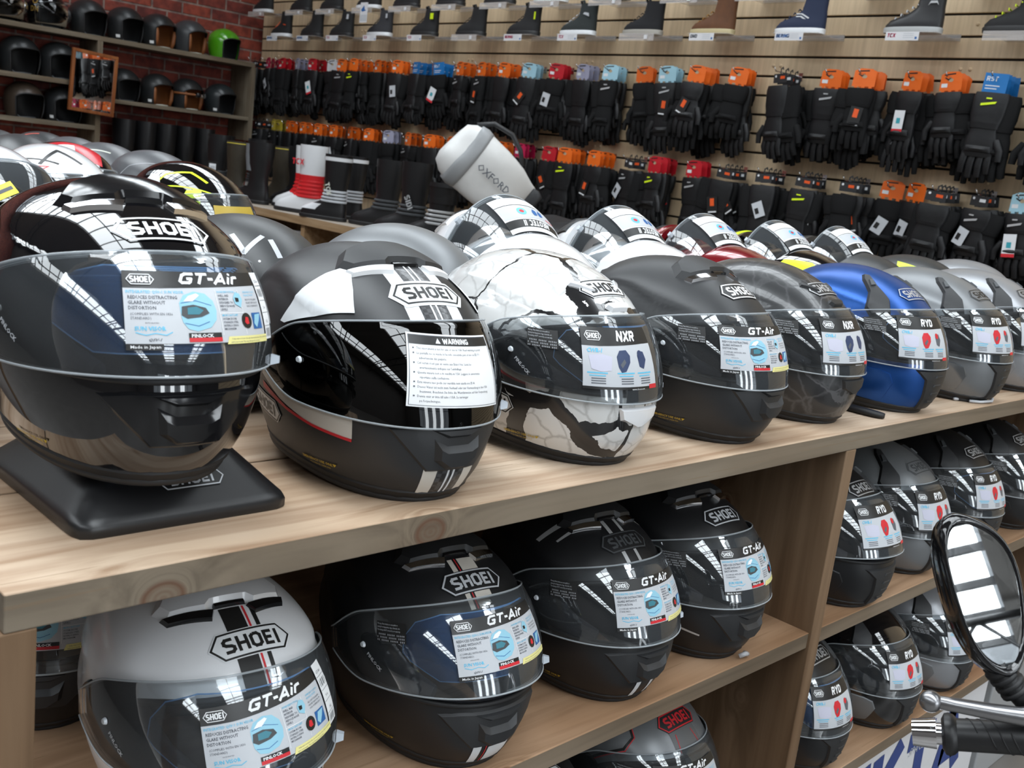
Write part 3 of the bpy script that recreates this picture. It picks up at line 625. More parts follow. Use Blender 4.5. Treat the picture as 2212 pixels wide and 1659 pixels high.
    if lab:
        def dl(F):
            if lab == 'gt': gt_label(F)
            elif lab == 'gts': gt_label(F); side_tag(F)
            elif lab in ('NXR', 'RYD'): small_label(F, lab)
            elif lab == 'neo': neo_label(F)
            elif lab == 'warn': warning_label(F)
            F.rotate(lab_rot); k = {'warn': 1.25, 'neo': 1.3}.get(lab, 1.27)
            ky = {'warn': 1.02, 'neo': 1.4, 'gt': 1.06, 'gts': 1.06, 'RYD': 1.35, 'NXR': 1.3}[lab]
            for q in F.bm.verts: q.co.x *= k; q.co.y *= ky
        flatpart('visor_label', ('lab', kind, lab, lab_a, lab_z, lab_rot), dl, vm(lab_a, lab_z), v, .01)
    if note: flatpart('care_notice_label', ('note', kind), lambda F: dark_note(F, 0, 0, .038, .021), vm(-49, .162), v)
    if logo:
        bg, fg, la, lz = logo[:4]; rim = logo[4] if len(logo) > 4 else None
        flatpart('brow_logo', ('logo', kind, bg.name, fg.name, la, lz, rim is None), lambda F: hexlogo(F, 0, 0, .096, .033, bg, fg, .0004, rim=rim), s.planar(la, lz, .0004), t, .006)
    if sidelogo:
        bg, fg, la, lz = sidelogo[:4]
        flatpart('side_logo', ('slogo', kind, bg.name, fg.name, la, lz), lambda F: (hexlogo(F, 0, 0, .080, .028, bg, fg), F.rotate(-14)), s.planar(la, lz, .0004), t, .006)
    # band round the foot of the shell with the small yellow lettering
    def foot(F): F.raised([(-.40, -.001), (.40, -.001), (.40, .011), (-.40, .011)], .0016, K, .002, -.001)
    if kind != 'arai': flatpart('foot_band', ('foot', kind), foot, lambda P: s.top_pt(P[:, 0] / .40 * math.pi * .999, .004 + rimz(P[:, 0] / .40 * math.pi) + P[:, 1], P[:, 2]), t, .02)
    def em(F): F.text('EMERGENCY USE ONLY', -.024, 0, .0046, 0, YW, bold=.02); F.poly([(.0225, .0035), (.0265, .0035), (.0245, 0)], 0, YW); F.text('PULL TAB FOR CHEEK PAD', -.012, -.004, .0026, 0, YW)
    if kind != 'arai': flatpart('emergency_lettering', ('em', kind), em, s.band(-62, .030, .0014), t)
    # chin furniture
    if kind == 'gt':
        cm = KM if chin == 'black' else (KG if chin == 'gloss' else chin)
        def cv(F):
            F.raised([(-.084, .006), (-.034, -.044), (.034, -.044), (.084, .006), (.052, .010), (-.052, .010)], .0026, cm, .004)
        flatpart('chin_vent_surround', ('cvs', kind, cm.name), cv, s.band(0, .085), t)
        def cv2(F):
            F.raised([(-.030, -.004), (-.014, -.012), (.014, -.012), (.030, -.004), (.027, -.029), (.011, -.040), (-.011, -.040), (-.027, -.029)], .0095, cm, .006, .002)
            F.raised([(-.036, .006), (-.014, -.004), (.014, -.004), (.036, .006)], .0065, cm, .003, .002)
        flatpart('chin_vent_shutter', ('cv2', kind, cm.name), cv2, s.band(0, .085), t)
    elif kind == 'nxr':
        cm = KM if chin == 'black' else chin
        def cv(F):
            F.raised([(-.040, .004), (-.034, -.014), (-.010, -.020), (-.006, -.026), (.006, -.026), (.010, -.020), (.034, -.014), (.040, .004)], .0045, cm, .004)
        flatpart('chin_vent', ('cvn', kind, cm.name), cv, s.band(0, .083), t)
    elif kind == 'ryd':
        def cv(F):
            F.raised([(-.064, .006), (-.038, -.014), (-.030, -.050), (-.026, -.074), (.026, -.074), (.030, -.050), (.038, -.014), (.064, .006)], .0040, KM, .003)
            for y in (-.010, -.027, -.043, -.059): F.raised([(-.015, y), (.015, y), (.012, y + .007), (-.012, y + .007)], .0060, KM, .002, .002); F.rect(-.010, y - .004, .010, y - .001, .0034, BKP)
        flatpart('chin_vent_panel', ('cvr', kind), cv, s.band(0, .085), t)
    # crown furniture
    if kind == 'gt':
        tm = KM if chin == 'black' else (KG if chin == 'gloss' else KM)
        tm = side if side else tm
        def tv(F):
            F.raised([(-.074, .014), (-.066, -.006), (-.026, -.016), (-.018, -.009), (.018, -.009), (.026, -.016), (.066, -.006), (.074, .014), (.056, .040), (.024, .052), (-.024, .052), (-.056, .040)], .0085, tm, .007)
        flatpart('crown_vent_cover', ('tv', kind, tm.name), tv, s.planar(0, .2500), t, .008)
        sl = WH if lab == 'warn' else (KG if paint is P_WHT else CHR)
        def tv2(F):
            F.raised([(-.070, .000), (-.066, -.012), (-.024, -.026), (-.018, -.014)], .005, sl, .0012, 0); F.raised([(.070, .000), (.018, -.014), (.024, -.026), (.066, -.012)], .005, sl, .0012, 0)
            F.raised([(-.018, -.012), (.018, -.012), (.018, -.006), (-.018, -.006)], .004, KG, .001, 0)
        flatpart('crown_vent_slider', ('tv2', kind, sl.name), tv2, s.planar(0, .2500), t, .008)
    elif kind == 'nxr':
        def tv(F):
            for sg in (-1, 1): F.raised([(sg * x, y) for x, y in ((.052, .020), (.030, .000), (.020, -.004), (.024, .006), (.046, .028))], .004, K if side is None else side, .002)
            F.raised([(-.024, -.030), (-.016, -.038), (.016, -.038), (.024, -.030), (.020, -.024), (-.020, -.024)], .0055, K if side is None else side, .0025)
        flatpart('brow_vents', ('tvn', kind, (side or K).name), tv, s.planar(0, .225), t, .006)
    elif kind == 'ryd':
        for sg in (-1, 1):
            def tv(F): F.raised([(sg * x, y) for x, y in ((-.004, -.044), (.034, -.040), (.040, -.020), (.026, .012), (.026, .048), (.020, .066), (.006, .060), (.002, .024), (-.010, -.012))], .0060, KM, .004); F.raised([(sg * .008, .022), (sg * .020, .022), (sg * .018, .042), (sg * .008, .042)], .009, DKG, .002, .004)
            flatpart('side_brow_vent', ('tvr', kind, sg), tv, s.planar(sg * 38, .215), t, .006)
    if extra: extra(t, s, v)
    return t
# ================================================================ the setting
TOP = 1.10; X0 = -0.784
def struct(name, bm, m, **k): return tag(obj(name, bm, m, **k), kind='structure')
def brick_mat():
    m = bpy.data.materials.new('painted_brick'); m.use_nodes = True; nt = m.node_tree; N = nt.nodes.new; L = nt.links.new; b = nt.nodes['Principled BSDF']
    tc = N('ShaderNodeTexCoord'); sp = N('ShaderNodeSeparateXYZ'); cb = N('ShaderNodeCombineXYZ'); L(tc.outputs['Object'], sp.inputs[0])
    L(sp.outputs['Y'], cb.inputs[0]); L(sp.outputs['Z'], cb.inputs[1])
    br = N('ShaderNodeTexBrick'); L(cb.outputs[0], br.inputs['Vector'])
    br.inputs['Color1'].default_value = (.30, .055, .03, 1); br.inputs['Color2'].default_value = (.16, .028, .022, 1); br.inputs['Mortar'].default_value = (.26, .19, .165, 1)
    br.inputs['Scale'].default_value = 1.0; br.inputs['Brick Width'].default_value = .26; br.inputs['Row Height'].default_value = .095; br.inputs['Mortar Size'].default_value = .010; br.inputs['Mortar Smooth'].default_value = .5
    n = N('ShaderNodeTexNoise'); n.inputs['Scale'].default_value = 14; n.inputs['Detail'].default_value = 6; L(tc.outputs['Object'], n.inputs['Vector'])
    mx = N('ShaderNodeMix'); mx.data_type = 'RGBA'; mx.blend_type = 'MULTIPLY'; mx.inputs['Factor'].default_value = .8
    cr = N('ShaderNodeValToRGB'); cr.color_ramp.elements[0].position = .35; cr.color_ramp.elements[0].color = (.45, .38, .40, 1); cr.color_ramp.elements[1].position = .6; cr.color_ramp.elements[1].color = (1.1, 1.05, 1.0, 1)
    L(n.outputs['Fac'], cr.inputs[0]); L(br.outputs['Color'], mx.inputs['A']); L(cr.outputs[0], mx.inputs['B']); L(mx.outputs['Result'], b.inputs['Base Color'])
    b.inputs['Roughness'].default_value = .7
    bp = N('ShaderNodeBump'); bp.inputs['Distance'].default_value = .01; bp.inputs['Strength'].default_value = .8
    ad = N('ShaderNodeMath'); ad.operation = 'MULTIPLY_ADD'; L(br.outputs['Fac'], ad.inputs[0]); ad.inputs[1].default_value = -1.0; L(n.outputs['Fac'], ad.inputs[2]); L(ad.outputs[0], bp.inputs['Height']); L(bp.outputs['Normal'], b.inputs['Normal'])
    return m
XW, XE, YN, YS = -8.4, 9.0, 4.9, -5.0
bm = bmesh.new(); box(bm, XW, XE, YS, YN + .1, -.1, 0); struct('floor', bm, pmat('grey_concrete_floor', (.16, .15, .14), .35, var=.25, scale=4))
bm = bmesh.new(); box(bm, XW - .12, XW, YS, YN + .1, 0, ROOF_Z); struct('wall_west', bm, brick_mat())
bm = bmesh.new(); box(bm, XW, XE, YS - .1, YS, 0, ROOF_Z); struct('wall_south', bm, pmat('dim_painted_wall', (.10, .09, .085), .8, var=.2, scale=3))
# slatted display wall: boards with open grooves over a dark backing
SLAT = pmat('maple_slat_board', (.50, .385, .255), .5, var=.10, scale=2)
def slat_mat():
    m = bpy.data.materials.new('maple_slat'); m.use_nodes = True; nt = m.node_tree; b = nt.nodes['Principled BSDF']
    tc = nt.nodes.new('ShaderNodeTexCoord'); mp = nt.nodes.new('ShaderNodeMapping'); mp.inputs['Scale'].default_value = (26, 26, 1.4); n = nt.nodes.new('ShaderNodeTexNoise'); n.inputs['Scale'].default_value = 1.5; n.inputs['Detail'].default_value = 5
    cr = nt.nodes.new('ShaderNodeValToRGB'); cr.color_ramp.elements[0].position = .3; cr.color_ramp.elements[0].color = (.58, .435, .275, 1); cr.color_ramp.elements[1].position = .7; cr.color_ramp.elements[1].color = (.75, .575, .375, 1)
    nt.links.new(tc.outputs['Object'], mp.inputs[0]); nt.links.new(mp.outputs[0], n.inputs['Vector']); nt.links.new(n.outputs['Fac'], cr.inputs[0]); nt.links.new(cr.outputs[0], b.inputs['Base Color']); b.inputs['Roughness'].default_value = .45
    return m
bm = bmesh.new(); SLX = -8.37
box(bm, XW, XE, YN + .02, YN + .1, 0, ROOF_Z, mi=1)
z = 0.0
while z < ROOF_Z - .05:
    box(bm, SLX, 3.2, YN, YN + .02, z + .006, z + .0945, bev=.002, mi=0); z += .1
box(bm, 3.2, XE, YN, YN + .02, 0, ROOF_Z, mi=1)
for x in np.arange(-8.0, 1.5, 1.19):
    for zz in (2.155, 2.355, 1.655, 2.655):
        for dx in (-.022, .022):
            bmesh.ops.create_uvsphere(bm, u_segments=8, v_segments=6, radius=.009, matrix=Matrix.Translation((x + dx + .1 * math.sin(x * 3 + zz * 5), YN, zz)))
me_w = struct('wall_north', bm, [slat_mat(), pmat('wall_backing_dark', (.02, .018, .016), .8)])
bm = bmesh.new()
# end wall with tall shop windows
for y0, y1, z0, z1 in ((YS, -1.9, 0, ROOF_Z), (4.3, YN, 0, ROOF_Z), (-1.9, 4.3, 0, .6), (-1.9, 4.3, 3.6, ROOF_Z)): box(bm, XE, XE + .1, y0, y1, z0, z1)
struct('wall_east', bm, pmat('dim_painted_wall', (.10, .09, .085), .8))
wi = 0
for y in np.arange(-1.9, 4.2, 1.55):
    wi += 1; bm = bmesh.new()
    for a, b, c, d in ((y, y + .06, .6, 3.6), (y + 1.49, y + 1.55, .6, 3.6), (y, y + 1.55, .6, .66), (y, y + 1.55, 3.54, 3.6), (y, y + 1.55, 2.4, 2.45), (y + .75, y + .79, .6, 3.6)): box(bm, XE - .08, XE - .02, a, b, c, d)
    struct('window_%d' % wi, bm, pmat('dark_steel', (.03, .032, .035), .5))
# roof: dark deck between the long rooflights, glazing bars, steel trusses
edges = [YS - .1]
for cy, wd in SKY_STRIPS: edges += [cy - wd / 2, cy + wd / 2]
edges += [YN + .1]; bm = bmesh.new()
for i in range(0, len(edges), 2): box(bm, XW - .1, XE + .1, edges[i], edges[i + 1], ROOF_Z, ROOF_Z + .2)
struct('ceiling', bm, pmat('roof_deck', (.20, .19, .18), .8, var=.2, scale=2))
ti = 0
for cy, wd in SKY_STRIPS:
    ti += 1; bm = bmesh.new()
    for x in np.arange(XW + .3, XE, .62): box(bm, x, x + .035, cy - wd / 2, cy + wd / 2, ROOF_Z + .0, ROOF_Z + .06)
    box(bm, XW, XE, cy - .02, cy + .02, ROOF_Z - .01, ROOF_Z + .05)
    struct('trim_%d' % ti, bm, pmat('dark_steel', (.03, .032, .035), .5))
for x in (-6.5, -3.6, -.9, 1.9, 4.6, 7.2):
    ti += 1; bm = bmesh.new(); tube(bm, [(x, YS, ROOF_Z - .1), (x, YN, ROOF_Z - .1)], .035, 6); tube(bm, [(x, YS, ROOF_Z - .55), (x, YN, ROOF_Z - .55)], .03, 6)
    y = YS
    while y < YN - .3: tube(bm, [(x, y, ROOF_Z - .1), (x, y + .41, ROOF_Z - .55), (x, y + .82, ROOF_Z - .1)], .016, 6); y += .825
    struct('trim_%d' % ti, bm, pmat('dark_steel', (.03, .032, .035), .5))
# ================================================================ front shelving unit
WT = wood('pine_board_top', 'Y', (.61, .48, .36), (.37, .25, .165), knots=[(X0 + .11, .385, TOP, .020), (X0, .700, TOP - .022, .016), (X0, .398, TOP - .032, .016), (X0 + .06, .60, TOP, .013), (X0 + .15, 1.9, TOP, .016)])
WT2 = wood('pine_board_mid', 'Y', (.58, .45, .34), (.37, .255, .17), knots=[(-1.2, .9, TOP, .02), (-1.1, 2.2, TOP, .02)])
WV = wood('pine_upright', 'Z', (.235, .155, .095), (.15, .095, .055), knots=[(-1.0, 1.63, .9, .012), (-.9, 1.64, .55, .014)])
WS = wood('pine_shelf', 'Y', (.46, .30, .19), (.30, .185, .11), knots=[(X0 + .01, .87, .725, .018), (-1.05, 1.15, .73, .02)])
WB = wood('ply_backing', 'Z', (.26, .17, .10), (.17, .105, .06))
WE = wood('pine_sawn_edge_shaded', 'Y', (.235, .19, .138), (.135, .105, .073), knots=[(X0, .700, TOP - .022, .016), (X0, .398, TOP - .032, .016)], grey=.15)  # weathered grey edge, with the weak front light also darkened into its colour
WSE = wood('shelf_sawn_edge_shaded', 'Y', (.215, .165, .115), (.13, .098, .065), grey=.15)  # shelf edges: shade of the front faces put into the wood colour
YL0, YL1 = .266, 3.62
unit = thing('shelving_unit', 'pale pine shelving unit with thick plank top carrying the front rows of helmets', 'shelving', (0, 0, 0))
def bpart(name, b, m, parent, bev=.0015, lab=None):
    bm = bmesh.new(); box(bm, *b, bev=bev)
    if isinstance(m, list):
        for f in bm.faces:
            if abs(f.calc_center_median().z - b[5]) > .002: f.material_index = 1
    o = obj(name, bm, m, parent)
    if lab: o['label'] = lab
    return o
for i, (a, b) in enumerate(((-.225, 0), (-.454, -.229), (-.683, -.458), (-.912, -.687))):
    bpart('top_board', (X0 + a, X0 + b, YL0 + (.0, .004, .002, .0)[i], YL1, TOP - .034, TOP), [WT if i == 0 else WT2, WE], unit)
DV = [(.266 + .0, .296), (1.625, 1.660), (3.05, 3.085)]
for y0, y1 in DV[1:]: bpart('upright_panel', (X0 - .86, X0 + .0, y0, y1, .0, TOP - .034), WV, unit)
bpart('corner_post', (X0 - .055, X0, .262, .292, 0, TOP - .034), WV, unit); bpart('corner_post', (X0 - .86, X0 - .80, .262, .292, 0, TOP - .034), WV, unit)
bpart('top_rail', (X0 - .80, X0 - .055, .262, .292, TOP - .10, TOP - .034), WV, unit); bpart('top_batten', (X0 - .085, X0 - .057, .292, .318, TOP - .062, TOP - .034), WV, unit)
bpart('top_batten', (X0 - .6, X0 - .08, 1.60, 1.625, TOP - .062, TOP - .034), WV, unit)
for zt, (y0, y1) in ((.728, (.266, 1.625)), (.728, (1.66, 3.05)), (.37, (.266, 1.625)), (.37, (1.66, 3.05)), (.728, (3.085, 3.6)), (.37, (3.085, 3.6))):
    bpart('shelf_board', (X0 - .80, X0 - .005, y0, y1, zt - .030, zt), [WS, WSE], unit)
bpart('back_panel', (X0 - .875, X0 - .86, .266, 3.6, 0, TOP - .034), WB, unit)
# black resin stand under the first helmet
def stand():
    t = thing('helmet_display_stand', 'black plastic display stand with pyramid sides under the glossy black helmet', 'stand', (-.985, .462, TOP), 0)
    bm = bmesh.new(); rows = []
    for z, k, e in ((0, .99, 16), (.002, 1.0, 16), (.010, 1.0, 16), (.014, .985, 16), (.018, .95, 15), (.064, .56, 9), (.070, .52, 6), (.071, .48, 6)):
        rows.append((z, -.125 * k, .125 * k, .110 * k, e))
    loft(bm, rows, n=96); obj('stand_body', bm, pmat('black_satin_plastic', (.012, .012, .013), .33), t, smooth=True)
    def lg(F): hexlogo(F, 0, 0, .070, .019, BKP, GYP)
    nx = math.cos(math.atan2(.034, .042)); F = Flat(); lg(F); F.build('stand_logo', map_flat((.1000, .010, .0365), (0, 1, 0), (-.0488, 0, .046)), t, 0, smooth=False)
stand()
# ================================================================ helmets: paints with a pattern of their own
def pattern_mat(key, base, rough, coat, build):
    m = pmat(key, base, rough, coat=coat); nt = m.node_tree; build(nt, nt.nodes['Principled BSDF']); return m
def crack_build(ca, cb, crk, vein, scale=9.0, w1=.03, tmin=.42):
    def f(nt, b):
        N = nt.nodes.new; L = nt.links.new; tc = N('ShaderNodeTexCoord'); n = N('ShaderNodeTexNoise'); n.inputs['Scale'].default_value = 14; n.inputs['Detail'].default_value = 6
        L(tc.outputs['Object'], n.inputs['Vector']); vm_ = N('ShaderNodeVectorMath'); vm_.operation = 'MULTIPLY_ADD'; L(n.outputs['Color'], vm_.inputs[0]); vm_.inputs[1].default_value = (.05,) * 3; L(tc.outputs['Object'], vm_.inputs[2])
        vo = N('ShaderNodeTexVoronoi'); vo.feature = 'DISTANCE_TO_EDGE'; vo.inputs['Scale'].default_value = scale; L(vm_.outputs[0], vo.inputs['Vector'])
        g = N('ShaderNodeTexNoise'); g.inputs['Scale'].default_value = 4.1; L(tc.outputs['Object'], g.inputs['Vector'])
        th = N('ShaderNodeMapRange'); th.inputs['From Min'].default_value = tmin; th.inputs['From Max'].default_value = .68; th.inputs['To Min'].default_value = w1 * .25; th.inputs['To Max'].default_value = w1 * (2.6 if w1 > .02 else 5); L(g.outputs['Fac'], th.inputs['Value'])
        lt = N('ShaderNodeMath'); lt.operation = 'LESS_THAN'; L(vo.outputs['Distance'], lt.inputs[0]); L(th.outputs[0], lt.inputs[1])
        v2 = N('ShaderNodeTexVoronoi'); v2.feature = 'DISTANCE_TO_EDGE'; v2.inputs['Scale'].default_value = scale * 3; L(vm_.outputs[0], v2.inputs['Vector'])
        mr = N('ShaderNodeMapRange'); mr.inputs['From Max'].default_value = .08; mr.inputs['To Min'].default_value = vein; mr.inputs['To Max'].default_value = 0; L(v2.outputs['Distance'], mr.inputs['Value'])
        sub = N('ShaderNodeMath'); sub.operation = 'MULTIPLY'; L(mr.outputs[0], sub.inputs[0]); L(g.outputs['Fac'], sub.inputs[1])
        m1 = N('ShaderNodeMix'); m1.data_type = 'RGBA'; m1.inputs['A'].default_value = (*ca, 1); m1.inputs['B'].default_value = (*cb, 1); L(sub.outputs[0], m1.inputs['Factor'])
        m2 = N('ShaderNodeMix'); m2.data_type = 'RGBA'; L(m1.outputs['Result'], m2.inputs['A']); m2.inputs['B'].default_value = (*crk, 1); L(lt.outputs[0], m2.inputs['Factor'])
        L(m2.outputs['Result'], b.inputs['Base Color'])
    return f
P_BLK = pmat('gloss_black_paint', (.004, .004, .005), .05, coat=1.0)
P_MATT = pmat('matt_black_paint', (.020, .021, .023), .42, var=.1, scale=300)
P_MATT2 = pmat('deep_matt_black_paint', (.010, .0105, .012), .40)
P_DGREY = pmat('dark_grey_satin_paint', (.030, .032, .034), .38)
P_WHT = pmat('satin_white_paint', (.74, .75, .77), .22, coat=.5)
P_GWHT = pmat('gloss_white_paint', (.80, .81, .83), .12, coat=1.0)
P_GREY = pmat('matt_mid_grey_paint', (.20, .21, .22), .36, metal=.35)
P_BLUE = pmat('matt_blue_metal_paint', (.012, .075, .30), .30, metal=.55)
P_SIL = pmat('matt_silver_paint', (.33, .34, .36), .33, metal=.5)
P_GUN = pmat('gunmetal_gloss_paint', (.17, .18, .19), .2, metal=.5, coat=.8)
P_RED = pmat('deep_red_metal_paint', (.20, .004, .010), .2, metal=.3, coat=.9)
P_CRK = pattern_mat('cracked_white_paint', (.8, .8, .8), .2, .6, crack_build((.70, .70, .69), (.26, .25, .24), (.012, .012, .013), .9, scale=10, w1=.055, tmin=.46))
P_CRKB = pattern_mat('marbled_black_paint', (.03, .03, .03), .3, .3, crack_build((.028, .029, .031), (.25, .25, .26), (.09, .09, .095), .35, w1=.006))
FLUO = pmat('fluo_yellow_print', (.70, .90, .02), .35); TEAL = pmat('teal_print', (.05, .35, .42), .35); CREAM = pmat('cream_print', (.62, .64, .56), .4)
WP = pmat('white_panel_print', (.74, .76, .78), .3); WP2 = pmat('warm_white_print', (.62, .58, .52), .35); CARB = pattern_mat('carbon_weave_print', (.03, .03, .032), .35, .3, lambda nt, b: None); ORG = pmat('orange_line_print', (.75, .10, .02), .35)
def carb(nt, b):
    N = nt.nodes.new; L = nt.links.new; tc = N('ShaderNodeTexCoord'); ck = N('ShaderNodeTexChecker'); ck.inputs['Scale'].default_value = 180; ck.inputs['Color1'].default_value = (.02, .02, .022, 1); ck.inputs['Color2'].default_value = (.06, .062, .066, 1); L(tc.outputs['Object'], ck.inputs['Vector']); L(ck.outputs['Color'], b.inputs['Base Color'])
carb(CARB.node_tree, CARB.node_tree.nodes['Principled BSDF'])
def dec(t, s, name, key, a0, z0, draw, planar=True, off=.0003, step=.008): return flatpart(name, key, draw, (s.planar if planar else s.band)(a0, z0, off), t, step)
def ex_h2(t, s, v):   # black and white striped helmet
    def st(F):
        for sg in (-1, 1): F.poly([(sg * .018, -.12), (sg * .036, -.12), (sg * .036, .07), (sg * .018, .07)], 0, WP)
        F.rect(-.018, -.12, .018, .07, 0, CARB)
        for x in (-.0045, .0025): F.rect(x, -.12, x + .002, .07, .0003, WP)
    dec(t, s, 'crown_stripes', None, 0, .232, lambda F: (F.rect(-.036, -.055, -.019, .07, 0, WP), F.rect(.019, -.055, .036, .07, 0, WP), F.rect(-.019, -.055, .019, .07, 0, CARB), F.rect(-.0048, -.055, -.0025, .07, .0003, WP), F.rect(.0025, -.055, .0048, .07, .0003, WP)))
    dec(t, s, 'chin_stripes', None, 0, .036, lambda F: (F.poly([(-.034, -.022), (-.018, -.024), (-.018, .03), (-.034, .03)], 0, WP2), F.poly([(.034, -.022), (.018, -.024), (.018, .03), (.034, .03)], 0, WP2), F.rect(-.018, -.024, .018, .03, 0, CARB), F.rect(-.0048, -.024, -.0022, .03, .0003, WP), F.rect(.0022, -.024, .0048, .03, .0003, WP)), False)
    for sg in (-1, 1):
        dec(t, s, 'brow_panel', None, sg * 62, .200, lambda F: F.poly([(sg * x, y) for x, y in ((-.046, -.008), (-.036, .022), (-.026, .044), (-.012, .056), (.004, .046), (.034, .014), (.052, -.008), (.045, -.012), (.0, -.012))], .0018, WP))
        dec(t, s, 'cheek_band', None, sg * 62, .080, lambda F: (F.poly([(sg * x, y) for x, y in ((.10, .030), (.06, .010), (.0, -.006), (-.048, -.010), (-.048, .012), (.0, .016), (.05, .026), (.09, .045))], 0, WP2), F.poly([(sg * x, y) for x, y in ((.10, .014), (.045, .000), (.0, -.008), (-.048, -.0135), (-.048, -.010), (.0, -.0045), (.045, .004), (.10, .022))], .0004, RD)), False)
def ex_white(t, s, v):
    dec(t, s, 'crown_stripe', None, 0, .232, lambda F: (F.rect(-.014, -.075, .010, .03, 0, BKP), F.rect(.012, -.075, .0145, .03, 0, RD), F.rect(.020, -.075, .025, .03, 0, BKP)))
def ex_s2(t, s, v):
    dec(t, s, 'crown_stripe', None, 0, .235, lambda F: (F.rect(-.003, -.055, .022, .02, 0, WP2), F.rect(-.017, -.055, -.010, .02, 0, WP2), F.rect(-.007, -.055, -.0055, .02, 0, RD)))
    dec(t, s, 'chin_stripe', None, 0, .03, lambda F: (F.rect(-.006, -.022, .026, .010, 0, WP), F.rect(-.027, -.022, -.016, .014, 0, WP), F.rect(-.010, -.022, -.0085, .014, 0, RD)), False)
def ex_s3(t, s, v):
    dec(t, s, 'crown_stripe', None, 0, .235, lambda F: (F.rect(-.016, -.055, -.009, .03, 0, SLV), F.rect(.009, -.055, .015, .03, 0, SLV)))
    dec(t, s, 'chin_stripe', None, 0, .03, lambda F: (F.rect(-.018, -.022, -.010, .012, 0, WP), F.rect(.010, -.022, .017, .012, 0, WP)), False)
    for sg in (-1, 1): dec(t, s, 'brow_streak', None, sg * 60, .225, lambda F: (F.poly([(sg * x, y) for x, y in ((-.02, .03), (.02, -.01), (.026, -.006), (-.01, .034))], 0, SLV), F.poly([(sg * x, y) for x, y in ((-.030, .014), (-.008, -.010), (-.005, -.008), (-.026, .018))], 0, SLV)))
def ex_s4(t, s, v):
    for sg in (-1, 1): dec(t, s, 'cheek_streak', None, sg * 45, .075, lambda F: F.poly([(sg * x, y) for x, y in ((.07, .028), (.045, .006), (.0, -.018), (-.036, -.026), (-.036, -.023), (.0, -.014), (.045, .012), (.06, .030))], 0, SLV), False)
def ex_s5(t, s, v):
    dec(t, s, 'crown_panel', None, 0, .225, lambda F: (F.poly([(-.034, -.045), (.034, -.045), (.028, .03), (-.028, .03)], 0, pmat('mid_grey_print', (.12, .125, .13), .4)), F.line([(-.026, -.05), (-.020, -.02)], .0015, .0003, RD), F.line([(.026, -.05), (.020, -.02)], .0015, .0003, RD)))
    dec(t, s, 'brow_line', None, -55, .215, lambda F: (F.line([(-.05, -.038), (.005, -.030), (.020, -.012), (.012, .012), (-.005, .035)], .004, 0, BKP), F.line([(-.05, -.041), (.008, -.033), (.023, -.012), (.015, .012)], .0015, .0003, RD)))
def ex_ryd(col, shin=None):
    def f(t, s, v):
        c = shin or col
        for sg in (-1, 1):
            dec(t, s, 'cheek_panel', ('ryd', c.name, sg), sg * 62, .052, lambda F: F.raised([(sg * x, y) for x, y in ((.090, .036), (.085, -.010), (.03, -.022), (-.040, -.032), (-.056, -.026), (-.062, .008), (-.054, .026), (-.038, .032), (.02, .034))], .0018, c, .002), False, .0002)
            F2 = Flat(); F2 = None
    return f
def ex_fluo(t, s, v):
    for sg in (-1, 1): dec(t, s, 'crown_flash', None, sg * 120, .215, lambda F: F.poly([(-sg * x, y) for x, y in ((-.060, -.010), (-.02, .025), (.045, .040), (.040, .020), (.0, .0), (-.035, -.03))], 0, FLUO))
    dec(t, s, 'brow_flash', None, 0, .215, lambda F: (F.poly([(-.05, -.010), (-.02, .012), (.02, .012), (.05, -.010), (.05, -.03), (-.05, -.03)], 0, FLUO)))
def ex_neo(col):
    def f(t, s, v):
        cb = CB[t.name]; mp = lambda f_: (lambda P: f_(P) - np.array([PIV[0], 0, PIV[1]]))
        flatpart('chin_panel', ('neoch', col.name), lambda F: F.raised([(-.085, .014), (-.072, -.044), (.072, -.044), (.085, .014)], .0042, col, .003), mp(s.band(0, .075, .0015)), cb, .008)
        flatpart('chin_vent', ('neocv',), lambda F: F.raised([(-.030, -.008), (-.022, .008), (.022, .008), (.030, -.008)], .006, KM, .002), mp(s.band(0, .060, .004)), cb)
        dec(t, s, 'brow_vent', ('neobv',), 0, .238, lambda F: F.raised([(-.034, -.018), (.034, -.018), (.024, .018), (-.024, .018)], .006, KM, .004))
    return f
def ex_wbr(t, s, v):
    ex_neo(P_MATT)(t, s, v)
    dec(t, s, 'rear_panel', None, 133, .190, lambda F: (F.poly([(-.085, -.050), (-.070, .010), (-.030, .030), (.010, .012), (-.004, -.012), (-.012, -.055)], 0, BKP), F.poly([(-.06, -.052), (.0, -.020), (.03, -.014), (.03, -.024), (.0, -.034), (-.03, -.060)], .0003, ORG), F.poly([(.02, .035), (.07, .02), (.075, .0), (.05, .01)], 0, BKP)))
def ex_yel(t, s, v):
    ex_neo(FLUO)(t, s, v)
    dec(t, s, 'crown_flash', None, 133, .215, lambda F: (F.poly([(-.065, .002), (-.045, .034), (.020, .032), (.062, -.004), (.030, -.016), (-.02, -.004)], 0, FLUO), F.poly([(-.02, -.030), (.02, -.034), (.01, -.044)], 0, FLUO)))
def ex_xv(t, s, v):
    dec(t, s, 'crown_marks', None, 160, .222, lambda F: (F.line([(-.02, .035), (.0, .0), (.02, .035)], .007, 0, GYP), F.line([(.03, .03), (.045, .0)], .007, 0, GYP), F.line([(-.035, .03), (-.02, .0)], .006, 0, GYP), F.ell(.035, -.02, .0025, .0025, 0, WP, 10), F.ell(.045, -.012, .0025, .0025, 0, WP, 10), F.ell(.048, -.022, .0025, .0025, 0, WP, 10), F.ell(.02, -.012, .0018, .0018, 0, WP, 10)))
    dec(t, s, 'crown_ridge', None, 75, .215, lambda F: F.raised([(-.05, -.03), (-.01, .02), (.04, .03), (.05, .02), (.0, -.01), (-.03, -.035)], .006, P_DGREY, .005))
